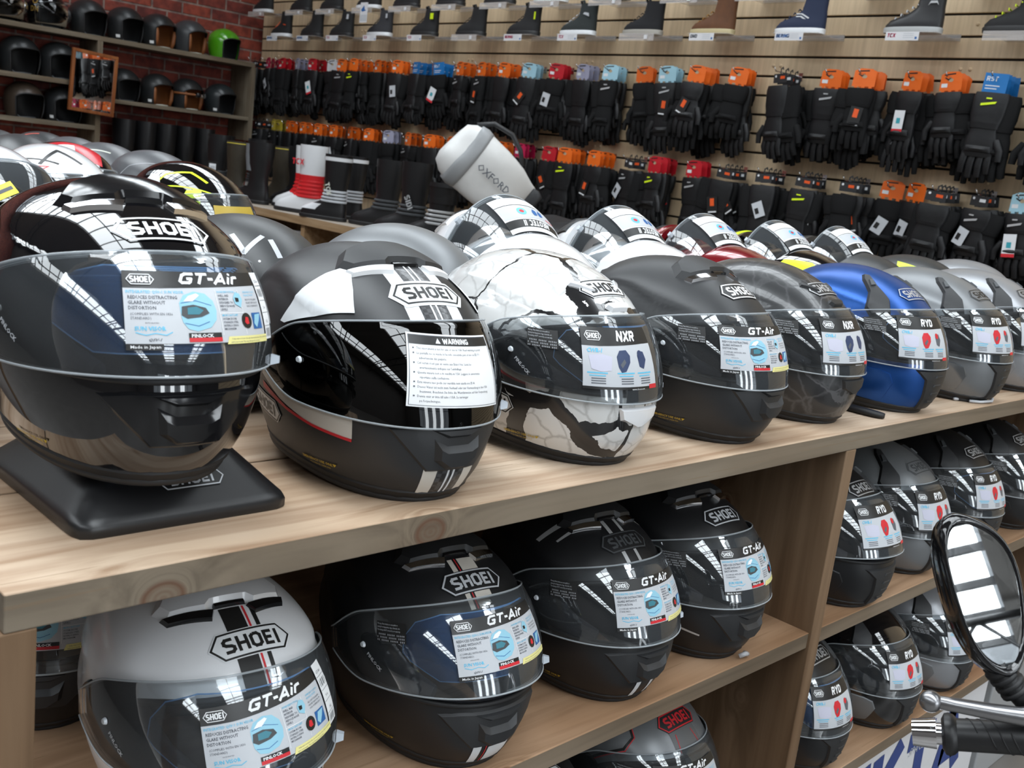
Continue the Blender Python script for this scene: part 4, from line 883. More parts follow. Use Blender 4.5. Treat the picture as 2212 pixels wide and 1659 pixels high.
def rl(z): return TOP if z == 0 else (.728 if z == 1 else .37)
CX = -.955
# front row on top of the unit
helmet('glossy black full-face helmet with clear visor raised on the black display stand', 'gt', (-.985, .440, TOP + .050), -3, P_BLK, lab='gts', pin=PIN, logo=(P_BLK, WH, 2, .2265), chin='gloss', vopen=6, tilt=0, side=KG, lab_a=7, lab_z=.147)
helmet('black and white striped helmet with dark smoked visor and warning sheet', 'gt', (CX, .735, TOP), -3, P_MATT, visor=SMOKE, lab='warn', lab_a=0, lab_z=.147, lab_rot=-3, logo=(WP, BKP, 2, .2235, WP), extra=ex_h2, side=None, sidelogo=(WP, BKP, -108, .075))
helmet('white helmet with cracked-plaster pattern and clear visor, between striped and matt black helmets', 'nxr', (CX - .01, 1.045, TOP), 2, P_CRK, lab='NXR', lab_a=-10, logo=(WP, BKP, 2, .228), chin=P_GWHT, side=P_GWHT, pin=PINC, note=True, sidelogo=(WP, BKP, -84, .074))
helmet('plain matt black helmet with clear visor closed, fourth along the front edge', 'gt', (CX + .0, 1.350, TOP), 2, P_MATT, lab='gt', lab_a=-8, logo=(P_MATT, WH, 2, .2265), note=True)
helmet('black helmet with grey smoke-like marbling on its crown', 'nxr', (CX - .02, 1.645, TOP), 2, P_CRKB, lab='NXR', lab_a=-7, logo=(P_MATT, SLV, 2, .228), note=True, side=P_MATT)
helmet('matt blue full-face helmet with clear visor', 'ryd', (CX, 1.945, TOP), -2, P_BLUE, lab='RYD', lab_a=-13, logo=(P_BLUE, SLV, 2, .223), note=True, pin=PINC, extra=ex_ryd(P_BLUE))
helmet('matt grey helmet with black side vents, right of the blue one', 'ryd', (CX + .01, 2.250, TOP), 0, P_GREY, lab='RYD', lab_a=-13, logo=(P_GREY, BKP, 2, .223), note=True, extra=ex_ryd(P_GUN))
helmet('silver grey helmet cut by the right edge of the photo, on the unit top', 'ryd', (CX, 2.550, TOP), 0, P_SIL, lab='RYD', lab_a=-13, logo=(P_SIL, BKP, 2, .223), note=True, extra=ex_ryd(P_SIL))
helmet('silver helmet behind the front row at the far right edge', 'arai', (-1.28, 3.10, TOP), 176, P_SIL)
# second row behind
helmet('dark grey angular helmet with pale letters, behind the glossy black one', 'arai', (-1.33, .755, TOP), 172, P_DGREY, extra=ex_xv, visor=SMOKE)
helmet('plain gloss white helmet at the left edge, behind the display stand', 'arai', (-1.36, .33, TOP), 180, P_GWHT)
helmet('matt mid grey helmet with smooth dome, behind the striped one', 'arai', (-1.33, 1.03, TOP), 176, P_GREY, side=P_GREY)
NEO = dict(kind='neo', rz=176, vopen=99, lab='neo', lab_a=-2, lab_z=.147, flip=72)
helmet('gloss white flip-front helmet with its face part and visor raised', loc=(-1.32, 1.31, TOP), paint=P_GWHT, extra=ex_neo(P_GWHT), **NEO)
helmet('white and black helmet with an orange-red cheek line, its face part and visor raised', loc=(-1.32, 1.63, TOP), paint=P_GWHT, extra=ex_wbr, **NEO)
helmet('deep red helmet with its face part and visor raised', loc=(-1.32, 1.925, TOP), paint=P_RED, extra=ex_neo(P_RED), **NEO)
helmet('black and fluorescent yellow helmet with its face part and visor raised', loc=(-1.32, 2.225, TOP), paint=P_BLK, extra=ex_yel, **NEO)
helmet('plain dark grey helmet with its visor pushed up, behind the blue one', loc=(-1.32, 2.53, TOP), paint=P_DGREY, extra=ex_neo(P_DGREY), **NEO)
helmet('grey helmet with fluorescent yellow flashes, behind the blue and grey ones', 'arai', (-1.33, 2.86, TOP), 178, P_DGREY, extra=ex_fluo)
# shelf below, left bay
helmet('satin white helmet with black crown stripe on the middle shelf, lower left', 'gt', (CX - .005, .545, .728), -5, P_WHT, lab='gts', lab_a=3, lab_z=.147, lab_rot=6, vopen=4, logo=(WP, BKP, 4, .2235), extra=ex_white, pin=PINC, side=P_WHT, tilt=0)
helmet('dark blue-black helmet half hidden behind the corner post, lower left', 'gt', (-1.30, .50, .728), -25, P_MATT2, lab='gt')
helmet('black helmet with a broad white stripe and half-open visor on the middle shelf', 'gt', (CX, .865, .728), -6, P_MATT2, lab='gt', lab_a=5, lab_z=.147, lab_rot=2, vopen=10, logo=(P_MATT2, GYP, 2, .2265), extra=ex_s2, pin=PIN, note=True)
helmet('matt black helmet with two thin white stripes on the middle shelf', 'gt', (CX, 1.165, .728), -4, P_MATT2, lab='gt', lab_a=3, vopen=5, logo=(P_MATT2, DKG, 2, .2265), extra=ex_s3, note=True, sidelogo=(P_MATT2, DKG, -100, .060))
helmet('matt black helmet with a silver cheek line beside the upright panel', 'gt', (CX, 1.415, .728), -2, P_MATT2, lab='gt', lab_a=4, vopen=5, logo=(P_MATT2, GYP, 2, .2265), extra=ex_s4, note=True)
# bottom shelf, left bay
helmet('grey and black helmet with a red-edged badge on the bottom shelf', 'gt', (CX, 1.375, .37), 0, P_GREY, lab='gt', lab_a=-8, logo=(P_MATT, RD, 2, .2265), extra=ex_s5, note=True)
helmet('dark helmet with a white badge, only its crown showing on the bottom shelf', 'gt', (CX, 1.055, .37), 0, P_MATT2, lab='gt', logo=(WP, BKP, 2, .2265))
# right bay
helmet('matt black helmet with a gaping visor on the right bay middle shelf', 'ryd', (CX + .02, 1.845, .728), 0, P_MATT2, lab='RYD', lab_a=-6, vopen=9, logo=(P_MATT2, SLV, 2, .223), note=True, extra=ex_ryd(P_MATT2))
helmet('dark silver helmet behind the oval motorcycle mirror on the right bay middle shelf', 'ryd', (CX, 2.140, .728), 0, P_GREY, lab='RYD', lab_a=-6, logo=(P_GREY, DKG, 2, .223), note=True, extra=ex_ryd(P_GREY))
helmet('plain black helmet just above and right of the motorcycle mirror', 'ryd', (CX, 2.440, .728), 0, P_MATT2, lab='RYD', lab_a=-6, logo=(P_MATT2, SLV, 2, .223), note=True, extra=ex_ryd(P_BLK), pin=PINC)
helmet('black helmet at the right photo edge on the right bay middle shelf', 'ryd', (CX, 2.740, .728), 0, P_MATT2, lab='RYD', logo=(P_MATT2, SLV, 2, .223), note=True, extra=ex_ryd(P_MATT2))
helmet('black helmet partly behind the upright panel, right bay bottom shelf', 'ryd', (CX, 1.840, .37), 0, P_MATT2, lab='RYD', lab_a=-6, logo=(P_MATT2, SLV, 2, .223), extra=ex_ryd(P_MATT2), pin=PIN)
helmet('black and grey helmet above the chrome bar end on the right bay bottom shelf', 'ryd', (CX + .01, 2.140, .37), 0, P_BLK, lab='RYD', lab_a=-6, extra=ex_ryd(P_GREY, P_GREY))
helmet('silver and black helmet below the mirror on the right bay bottom shelf', 'ryd', (CX + .01, 2.440, .37), 0, P_SIL, lab='RYD', lab_a=-6, note=True, extra=ex_ryd(P_SIL, P_GREY))
helmet('bright orange-red helmet behind the mirror arm on the right bay bottom shelf', 'ryd', (CX, 2.745, .37), 0, pmat('orange_red_paint', (.55, .06, .015), .15, coat=1), lab='RYD', lab_a=-6, extra=ex_ryd(pmat('orange_red_paint', (.55, .06, .015))))
# ================================================================ second table with the rear helmets
t2 = thing('display_table', 'pine display table at the left behind the front unit, carrying racing helmets', 'table', (0, 0, 0))
TT = TOP + .025
for i in range(7): bpart('top_board', (-2.50 - .33 * i, -2.17 - .33 * i - .004, -.3, 1.78, TT - .036, TT), WT2, t2)
for x in (-2.24, -4.40):
    for y in (-.25, 1.72): bpart('leg', (x, x + .06, y, y + .05, 0, TT - .036), WV, t2)
P_W2 = P_GWHT
def strip(*ls):
    def f(t, s, v):
        for k, (a0, z0, pts, wd, m) in enumerate(ls): dec(t, s, 'paint_stripe', None, a0, z0, lambda F: F.line(pts, wd, .0001 * k, m))
    return f
helmet('black helmet with fluorescent yellow lines and a gold visor sheet, on the second table', 'arai', (-2.42, 1.26, TT), 16, P_BLK, extra=lambda t, s, v: (
    strip((-60, .225, [(-.07, -.02), (-.03, .018), (.03, .02), (.07, -.01)], .007, FLUO), (-60, .215, [(-.06, -.05), (-.02, -.01), (.03, -.02), (.09, -.03)], .004, FLUO))(t, s, v),
    dec(t, s, 'brow_panel', None, -95, .205, lambda F: (F.poly([(-.05, -.02), (-.02, .03), (.01, .02), (.035, -.03), (.0, -.045)], .0004, WP), F.poly([(.0, .005), (.03, -.02), (.055, -.06), (.03, -.06)], .0003, TEAL))),
    dec(t, s, 'side_flash', None, -48, .190, lambda F: F.poly([(-.02, -.03), (.0, .01), (.035, .01), (.03, -.03)], .0003, FLUO)),
    flatpart('visor_sheet', None, lambda F: (F.rect(-.06, -.028, .06, .028, 0, pmat('gold_print', (.50, .36, .05), .4)), F.text('SHARK', -.03, -.006, .014, .0003, TXT, bold=.03), F.rect(-.05, -.024, -.03, -.014, .0003, GYP)), (lambda P, f=s.band(-4, .140, .0070): f(P) - np.array([PIV[0], 0, PIV[1]])), v)))
helmet('dark grey helmet with faint pale contour lines, left of the yellow-lined one', 'arai', (-3.12, 1.50, TT), 14, pmat('slate_satin_paint', (.085, .088, .095), .36), extra=strip((-75, .215, [(-.08, -.04), (-.02, .0), (.06, .01)], .0015, GYP)))
helmet('light striped grey helmet just left of the plain dark grey one', 'arai', (-3.48, 1.50, TT), 14, pmat('slate_satin_paint', (.085, .088, .095), .36), extra=strip((-75, .225, [(-.09, -.05), (-.03, .02), (.07, .012)], .006, CREAM), (-70, .20, [(-.07, -.03), (-.01, -.01), (.06, -.005)], .004, SLV)))
helmet('red, white and blue race helmet on the second table', 'arai', (-3.10, 1.22, TT), 10, P_BLK, extra=lambda t, s, v: (
    dec(t, s, 'crown_panel', None, -30, .245, lambda F: (F.rect(-.09, -.05, .09, .06, 0, pmat('crimson_print', (.55, .02, .03), .25)), F.rect(-.03, -.02, .02, .03, .0002, WP), F.rect(-.07, -.01, -.03, .03, .0002, pmat('royal_blue_print', (.03, .08, .5), .3)))),
    dec(t, s, 'side_panel', None, -80, .205, lambda F: (F.poly([(-.07, -.03), (-.03, .03), (.02, .035), (.05, .0), (.0, -.03)], .0003, WP), F.line([(-.06, -.02), (.0, .0), (.05, -.02)], .005, .0005, RD)))))
helmet('white helmet with red and black chevron lines beside the clear-visored helmet', 'arai', (-2.76, 1.05, TT), 10, P_GWHT, extra=strip((-55, .215, [(-.08, -.03), (-.03, .02), (.06, .0)], .006, BKP), (-55, .205, [(-.03, .0), (.04, .0), (-.0, -.03)], .003, RD), (-20, .24, [(-.05, -.03), (.0, .02), (.05, -.03)], .01, BKP)))
helmet('white helmet whose clear visor carries yellow and blue stickers, far left', 'arai', (-2.40, .77, TT), 2, P_GWHT, vopen=22, extra=lambda t, s, v: [flatpart('visor_sticker', None, lambda F: (F.rect(-.020, -.014, .020, .014, 0, m_), F.rect(-.015, -.003, .015, .004, .0003, TXT), F.rotate(25)), (lambda P, f=s.band(a_, z_, .0070): f(P) - np.array([PIV[0], 0, PIV[1]])), v) for a_, z_, m_ in ((-22, .155, YL), (-34, .122, LB), (-58, .155, YL), (-10, .115, YL), (-50, .105, YL))])
helmet('grey helmet with a cream and teal stripe, on the second table', 'arai', (-3.86, 1.54, TT), 8, pmat('slate_satin_paint', (.085, .088, .095), .36), extra=strip((-40, .225, [(-.06, -.03), (-.02, .01), (.02, .015)], .016, CREAM), (-40, .222, [(.02, .015), (.05, .0), (.08, -.03)], .014, TEAL)))
helmet('plain graphite helmet behind the clear-visored helmet, second table', 'arai', (-3.47, 1.22, TT), 5, P_DGREY)
helmet('grey helmet with a coral line and pale zigzag, rear row of the second table', 'arai', (-4.22, 1.56, TT), 8, P_DGREY, extra=strip((-75, .235, [(-.10, -.06), (-.03, .02), (.03, .04)], .008, pmat('coral_print', (.62, .12, .09), .35)), (-75, .215, [(-.06, -.04), (-.04, .0), (.0, .01), (.03, .03)], .004, SLV)))
helmet('grey helmet with bright blue panels at the far left of the rear row', 'arai', (-3.86, 1.26, TT), 5, P_DGREY, extra=strip((-75, .225, [(-.09, -.05), (-.04, .01)], .02, pmat('sky_blue_print', (.06, .20, .60), .3)), (-60, .225, [(-.02, -.04), (.0, .03)], .016, pmat('sky_blue_print', (.06, .20, .60), .3))))
# ================================================================ bench along the slatted wall with the boots
KB = .865; BZ = 1.042; BY = 3.40
bench = thing('boot_bench', 'long pine bench against the slatted wall carrying the boots', 'bench', (0, 0, 0))
bench_top = wood('bench_board', 'X', (.42, .37, .32), (.30, .26, .22), grey=.3); bench_edge = wood('bench_edge', 'X', (.42, .29, .17), (.30, .19, .10))
for i in range(4):
    bm = bmesh.new(); box(bm, -6.92, -2.5, BY + i * .24, BY + i * .24 + .235, BZ - .05, BZ, bev=.002)
    for f in bm.faces:
        if f.calc_center_median().z < BZ - .002: f.material_index = 1
    obj('bench_board', bm, [bench_top, bench_edge], bench)
for x in (-6.92, -5.268, -3.89, -2.55): bpart('upright_panel', (x, x + .04, BY + .02, BY + .93, 0, BZ - .05), bench_edge, bench)
bpart('low_shelf', (-6.9, -2.55, BY + .04, BY + .92, .57, .60), bench_edge, bench); bpart('back_panel', (-6.9, -2.55, BY + .935, BY + .95, 0, BZ - .05), WB, bench)
# items under the bench
def packet(loc, rz, label, red=True):
    t = thing('glove_pack', label, 'package', loc, rz)
    bm = bmesh.new(); box(bm, -.02, .02, -.09, .09, 0, .24, bev=.006); obj('pack_body', bm, WP, t)
    F = Flat(); F.rect(-.085, .01, .085, .045, 0, RD); F.ell(.03, .17, .018, .018, 0, GYP); F.word('RST', -.06, .018, .018, .0005, WP, wd=.2); F.build('pack_print', map_flat((.0212, 0, 0), (0, 1, 0), (0, 0, 1)), t, 0)
packet((-5.36, 3.50, .70), math.radians(-50), 'white and red packet on the bench undershelf beside the upright')
packet((-5.53, 3.52, .68), math.radians(-40), 'pale packet leaning left of the white and red one')
bm = bmesh.new(); loft(bm, [(0, -.22, .22, .18, 4), (.12, -.23, .23, .19, 4), (.28, -.2, .2, .16, 3), (.30, -.12, .12, .1, 2.5)], n=20)
for nm, lc in (('black folded kit bag stored under the bench left of the upright', (-5.75, 3.72, .60)), ('black folded kit bag stored under the bench right of the upright', (-4.75, 3.72, .60))):
    o = obj('kit_bag', bm.copy(), KM, None, smooth=True, loc=lc); tag(o, nm, 'bag')
bm.free()
# boots ------------------------------------------------------------
def boot_bms(h=.36, flare=1.0):
    up = [(.012, -.085, .205, .046, 2.6), (.035, -.088, .203, .048, 2.6), (.060, -.088, .180, .046, 2.5), (.080, -.086, .135, .043, 2.3), (.10, -.083, .085, .042, 2.2), (.13, -.078, .058, .043, 2.1), (.17, -.078, .052, .045, 2.1), (.23, -.088 * flare, .056 * flare, .052 * flare, 2.1), (.29, -.096 * flare, .060 * flare, .057 * flare, 2.1), (h, -.098 * flare, .062 * flare, .058 * flare, 2.2)]
    b1 = bmesh.new(); rg = loft(b1, up, n=28, cap=False); b1.faces.new(rg[0][::-1])
    inner = [b1.verts.new((v.co.x * .93, v.co.y * .90, v.co.z - .0)) for v in rg[-1]]; deep = [b1.verts.new((v.co.x * .9, v.co.y * .86, h - .08)) for v in rg[-1]]
    n = len(inner)
    for j in range(n):
        b1.faces.new((rg[-1][j], rg[-1][(j + 1) % n], inner[(j + 1) % n], inner[j])); b1.faces.new((inner[j], inner[(j + 1) % n], deep[(j + 1) % n], deep[j]))
    b1.faces.new(deep[::-1])
    b2 = bmesh.new(); loft(b2, [(0, -.088, .200, .046, 2.8), (.004, -.092, .209, .050, 2.8), (.018, -.092, .211, .051, 2.8), (.022, -.088, .206, .048, 2.8)], n=28)
    return b1, b2
def boot(name, label, loc, rz, mat, sole=K, h=.36, flare=1.0, parts=(), group=None, scale=1.0):
    k_ = KB if loc[0] > -7.95 else 1.0
    t = thing(name, label, 'boot', (loc[0] * k_, loc[1] * k_, loc[2]), math.radians(rz), group, scale=scale * k_ * (1.12 if k_ < 1 else 1)); b1, b2 = boot_bms(h, flare)
    obj('upper', b1, mat, t, smooth=True, sharp=50); obj('sole', b2, sole, t, smooth=True, sharp=40)
    for nm, m, rows in parts:
        b = bmesh.new(); loft(b, rows, n=24); obj(nm, b, m, t, smooth=True, sharp=40)
    return t
BB = pmat('black_boot_leather', (.009, .009, .010), .38, var=.2, scale=60, bump=.2); BR = pmat('brown_boot_leather', (.035, .028, .018), .5, var=.3, scale=40)
WR = pmat('white_boot_leather', (.72, .73, .75), .25, coat=.4); RR = pattern_mat('red_pleated_panel', (.62, .015, .02), .4, 0, lambda nt, b: None)
def bands(m, mm, zs, xb=-.083, xf=.060, hw=.047): return [('ankle_pleats', m, [(z, xb, xf + (.14 - z) * .35, hw, 2.2), (z + .006, xb - .002, xf + .006 + (.14 - z) * .35, hw + .002, 2.2), (z + .012, xb, xf + (.134 - z) * .35, hw, 2.2)]) for z in zs]
red_parts = [('ankle_panel', RR, [(.092, -.088, .098, .0450, 2.3), (.10, -.085, .090, .0435, 2.2), (.13, -.081, .062, .0450, 2.1), (.17, -.081, .056, .0470, 2.1), (.205, -.085, .056, .0505, 2.1)])] + bands(RR, None, (.085, .105, .125, .145, .165))
RZ = 180 + 22
def lg_(t, word, m, z=.27, h=.03, side=1, x=-.075, rot=0):
    F = Flat(); F.word(word, 0, 0, h, 0, m, wd=.22); F.rotate(rot); F.build('leg_lettering', map_flat((x * -side, side * .0625 * 1.0, z), (-side, 0, 0), (0, .06 * -side, 1)), t, 0, smooth=False)
b = boot('racing_boot', 'white and red race boot, the nearer of the pair on the bench', (-6.28, 4.12, BZ), RZ, WR, parts=red_parts, scale=1.18); lg_(b, 'TCX', RD, .255, .030)
b = boot('racing_boot', 'white and red race boot turned away behind its pair', (-6.62, 4.30, BZ), RZ, WR, parts=red_parts, scale=1.15)
stripes = bands(GYP, None, (.10, .118, .136, .154)); cuff = [('white_cuff', WR, [(.325, -.100, .064, .060, 2.2), (.345, -.101, .065, .061, 2.2)])]; toe = [('white_toe_panel', WR, [(.05, .02, .202, .0475, 2.5), (.066, .015, .176, .046, 2.4), (.085, .01, .130, .0435, 2.3)])]
b = boot('racing_boot', 'black race boot with white cuff and toe, nearer of its pair', (-5.86, 4.04, BZ), RZ, BB, parts=stripes + cuff + toe, scale=1.08); lg_(b, 'TCX', CREAM, .20, .028, rot=-70, x=-.02)
b = boot('racing_boot', 'black race boot with white cuff and toe, farther of its pair', (-6.04, 4.30, BZ), RZ, BB, parts=stripes + cuff + toe, scale=1.08)
b = boot('racing_boot', 'plain black race boot right of the white-cuffed pair', (-5.50, 4.20, BZ), RZ, BB, parts=bands(DKG, None, (.10, .12, .14)), scale=1.1)
b = boot('racing_boot', 'black race boot with grey letters on its shin', (-5.10, 4.10, BZ), RZ, BB, parts=bands(DKG, None, (.10, .12, .14)), scale=1.12); lg_(b, 'SIDI', SLV, .19, .03, rot=-65, x=-.01)
b = boot('racing_boot', 'short black ribbed boot nearest the draped black bag', (-4.78, 4.06, BZ), RZ, BB, h=.27, parts=bands(SLV, None, (.085, .105, .125, .145)), scale=1.08)
b = boot('racing_boot', 'short black ribbed boot behind the nearest ribbed one', (-4.62, 4.32, BZ), RZ, BB, h=.27, parts=bands(SLV, None, (.085, .105, .125, .145)), scale=1.08)
b = boot('motocross_boot', 'black off-road boot with grey shin plate and silver buckles', (-6.95, 4.10, BZ), RZ - 6, BB, flare=1.1, parts=[('shin_plate', pmat('grey_shin_plate', (.16, .17, .18), .4), [(.19, -.02, .066, .050, 2.2), (.27, -.02, .076, .056, 2.2), (.345, -.02, .078, .056, 2.2)]), ('ankle_buckle', CHR, [(.10, .02, .098, .0455, 2.2), (.122, .02, .080, .0460, 2.2)]), ('toe_cap', SLV, [(.005, .165, .214, .040, 2.6), (.030, .165, .210, .040, 2.6)])], scale=1.12)
b = boot('motocross_boot', 'black off-road boot behind the one with the grey shin plate', (-6.84, 4.38, BZ), RZ - 6, BB, flare=1.1, scale=1.12)
b = boot('touring_boot', 'dark brown boot with yellow stitching and square tag', (-7.28, 4.10, BZ), RZ - 4, BR, parts=[('cuff_piping', YL, [(.345, -.099, .063, .0590, 2.2), (.349, -.099, .063, .0590, 2.2)]), ('welt_stitching', YL, [(.024, -.089, .206, .049, 2.6), (.026, -.089, .206, .049, 2.6)])], scale=1.08)
F = Flat(); F.rect(-.035, -.05, .035, .05, 0, BKP); F.rect(-.024, -.035, .024, .035, .0006, WP)
for i in range(8): F.line([(-.016 + i * .0045, -.02), (-.016 + i * .0045, .02)], .0016, .0012, TXT)
F.build('swing_tag', map_flat((.12, .075, .17), (-1, -.2, 0), (0, 0, 1)), b, 0, smooth=False)
boot('touring_boot', 'dark brown boot with yellow stitching, the rear one of the pair', (-7.15, 4.42, BZ), RZ - 4, BR, parts=[('cuff_piping', YL, [(.345, -.099, .063, .0590, 2.2), (.349, -.099, .063, .0590, 2.2)])], scale=1.08)
for i, (x, y, nm) in enumerate(((-7.62, 4.12, 'black laced boot left of the brown pair, front row'), (-7.52, 4.42, 'black laced boot left of the brown pair, rear row'), (-7.88, 4.30, 'tall black boot left of the laced pair'), (-7.84, 4.62, 'tall black boot in the corner behind the laced pair'))):
    boot('tall_boot', nm, (x, y, BZ), RZ - 6, BB, parts=bands(DKG, None, (.085, .10, .115, .13, .145)), h=.38, scale=1.1)
# tall boots along the brick wall on a low stand
bst = thing('boot_stand', 'low dark stand along the brick wall under the tall boots', 'stand', (0, 0, 0)); bpart('stand_top', (-8.38, -7.98, 3.30, 4.45, .93, .97), WB, bst); bpart('stand_base', (-8.36, -8.02, 3.34, 4.40, 0, .93), WB, bst)
for i, y in enumerate((3.60, 3.77, 3.94, 4.11, 4.28)):
    boot('tall_boot', ('leftmost', 'second from left', 'middle', 'second from right', 'rightmost')[i] + ' of the five tall black boots against the brick wall', (-8.12, y, .97), 8 + 5 * (i % 3), BB, h=.44, flare=1.15, scale=1.15)
# ================================================================ black soft bag and the white roll bag
t = thing('motorcycle_bag', 'white roll-top bag with a dark grey band lying on a black bag', 'bag', (-3.50, 3.56, 1.30))
zl_ = Vector((-.69 * .9 + .15, -.714 * .9, .55)).normalized(); yl_ = zl_.cross(Vector((.2, .1, 1))).normalized(); xl_ = yl_.cross(zl_); t.matrix_world = Matrix.Translation((-3.57, 3.47, 1.33)) @ Matrix((xl_, yl_, zl_)).transposed().to_4x4() @ Matrix.Scale(.95, 4)
def blob(rows, n=28, amp=.012, seed=3):
    b = bmesh.new(); loft(b, rows, n=n); rnd = random.Random(seed)
    bmesh.ops.subdivide_edges(b, edges=b.edges[:], cuts=1, use_grid_fill=True)
    for v in b.verts:
        p = v.co; k = math.sin(p.x * 21 + seed) * math.cos(p.z * 17) + .6 * math.sin(p.y * 33 + p.x * 9 + seed); v.co += Vector((k, -k, k * .6)) * amp
    return b
WBAG = pmat('white_coated_fabric', (.70, .70, .69), .38, var=.06, scale=20, bump=.4); GBAG = pmat('grey_coated_fabric', (.30, .31, .32), .45, bump=.3)
obj('bag_body', blob([(-.06, -.11, .12, .012, 3), (-.02, -.13, .13, .05, 3), (.05, -.15, .15, .10, 2.8), (.16, -.16, .165, .125, 2.6), (.28, -.16, .17, .130, 2.6), (.36, -.145, .155, .118, 2.6), (.40, -.12, .13, .09, 2.6), (.41, -.08, .09, .05, 2.6)]), WBAG, t, smooth=True)
obj('grey_end_panel', blob([(.265, -.163, .173, .134, 2.6), (.30, -.166, .176, .137, 2.6), (.335, -.158, .168, .128, 2.6)], amp=.012), GBAG, t, smooth=True)
obj('top_closure', blob([(-.12, -.10, .10, .014, 3), (-.085, -.115, .115, .020, 3), (-.05, -.10, .11, .014, 3)], amp=.004), KM, t, smooth=True)
b = bmesh.new(); tube(b, [(.15, -.02, .36), (.21, -.02, .30), (.23, -.02, .20), (.20, -.02, .12), (.15, -.02, .06)], .012, 10); obj('carry_strap', b, KM, t, smooth=True)
F = Flat(); F.text('OXFORD', .0, -.012, .050, 0, TXT, bold=.01, wx=.95); F.build('bag_lettering', map_flat((.01, -.142, .24), (0, 0, -1), (1, 0, 0)), t, 0, smooth=False)
o = obj('soft_bag', blob([(0, -.30, .36, .17, 3), (.08, -.32, .38, .19, 3), (.15, -.28, .32, .17, 2.6), (.20, -.20, .22, .11, 2.4)], seed=5, amp=.02), pmat('black_nylon', (.014, .014, .016), .6, bump=.4), None, smooth=True, loc=(-3.62, 3.75, BZ)); tag(o, 'crumpled black nylon bag under the white roll bag', 'bag')
# ================================================================ shelving on the brick wall with the open-face helmets
bs = thing('wall_shelving', 'grey-brown timber shelving fixed to the brick wall', 'shelving', (0, 0, 0)); GW = wood('weathered_shelf_timber', 'Y', (.20, .165, .12), (.13, .105, .075)); GWV = wood('weathered_upright_timber', 'Z', (.20, .165, .12), (.13, .105, .075))
for nm, b_ in (('shelf_board', (-8.39, -8.05, -.5, 4.66, 2.025, 2.06)), ('shelf_board', (-8.39, -8.05, 3.37, 4.63, 1.585, 1.615)), ('shelf_board', (-8.39, -8.05, -.5, 3.33, 1.675, 1.71)), ('shelf_board', (-8.39, -8.05, -.5, 3.33, 1.365, 1.40))): bpart(nm, b_, GW, bs)
for y in (3.33, 4.63, 1.2): bpart('upright_panel', (-8.39, -8.05, y, y + .04, 1.05 if y != 4.63 else 1.42, 2.025), GWV, bs)
OF_T = pmat('tan_leather_lining', (.23, .075, .02), .55)
def jet(label, y, z, rz, paint, lining=K, group='open-face helmets on the brick wall shelving', bubble=None, extra=None, sticker=True, sc=1.0, goggles=False):
    s = SH['open']; t = thing('open_face_helmet', label, 'helmet', (-8.2, y, z), math.radians(rz), group, scale=sc)
    om(link('shell', shell_mesh('open'), t), paint); om(link('lining', shell_mesh('open', -.016), t), lining)
    def rim():
        a = list(np.linspace(-58, 58, 24)); zu = .165 - .03 * (np.abs(np.array(a)) / 58) ** 4
        pl = [tuple(p) for p in s.pt(np.radians(np.array([-58, -58, -58])), np.array([.004, .05, .10]), .001)] + [tuple(p) for p in s.pt(np.radians(np.array(a)), zu, .001)] + [tuple(p) for p in s.pt(np.radians(np.array([58, 58, 58, 70, 120, 180, 240, 290])), np.array([.10, .05, .004, .002, .002, .002, .002, .002]), .001)]
        return sweep_mesh('rim', pl, .005)
    om(link('edge_trim', cached(('jetrim',), rim), t), K)
    if lining is not K:
        for sg in (-1, 1):
            def pads():
                bm = bmesh.new(); tube(bm, [tuple(s.pt(np.radians(sg * 55), z_, -.012)) for z_ in (.006, .05, .10, .135)], [.012, .016, .016, .010], n=10)
                me = bpy.data.meshes.new('pads'); bmesh.ops.recalc_face_normals(bm, faces=bm.faces); bm.to_mesh(me); bm.free(); me.materials.append(None); return me
            om(link('cheek_pad', cached(('jetpads', sg), pads), t), lining)
    if sticker: flatpart('price_sticker', ('jetst',), lambda F: F.rect(-.016, -.010, .016, .010, 0, WH), s.band(-72, .028, .001), t)
    def strap():
        bm = bmesh.new(); tube(bm, [(.03, -.10, .03), (.06, -.07, -.0), (.075, -.02, .004), (.09, .03, .004)], .005, 6); me = bpy.data.meshes.new('strap'); bm.to_mesh(me); bm.free(); me.materials.append(None); return me
    om(link('chin_strap', cached(('jetstrap',), strap), t), CREAM if lining is not K else DKG)
    if bubble: om(link('bubble_visor', cached(('bub',), lambda: bubble_mesh(s)), t), bubble)
    if goggles:
        bm = bmesh.new(); tube(bm, [tuple(s.pt(np.radians(a), .118, .004)) for a in range(-180, 175, 12)], .009, 8, closed=True); obj('goggle_strap', bm, OF_T, t, smooth=True)
        for sg in (-1, 1): flatpart('goggle_lens', None, lambda F: (F.raised([(sg * .030 + .026 * math.cos(q * .4488), .020 * math.sin(q * .4488)) for q in range(14)], .022, CHR, .004, 0)), s.band(0, .118), t)
    if extra: extra(t, s)
    return t
def bubble_mesh(s):
    bm = bmesh.new(); az = np.radians(np.linspace(-70, 70, 33)); zz = np.linspace(.02, .17, 10); V = [[bm.verts.new(s.pt(a, z, .012 + .03 * math.cos(a) ** 2 * math.sin((z - .02) / .15 * math.pi))) for a in az] for z in zz]
    for i in range(9):
        for j in range(32): bm.faces.new((V[i][j], V[i][j + 1], V[i + 1][j + 1], V[i + 1][j])).smooth = True
    bmesh.ops.solidify(bm, geom=bm.faces[:], thickness=.002)
    me = bpy.data.meshes.new('bubble'); bm.to_mesh(me); bm.free(); me.materials.append(None); return me
P_FB = pmat('flat_black_paint', (.015, .016, .017), .38); P_GRN = pattern_mat('metallic_green_paint', (.07, .30, .01), .2, .8, lambda nt, b: None); MSM = visor_mat('amber_smoke_visor', (.35, .28, .22), 1.5)
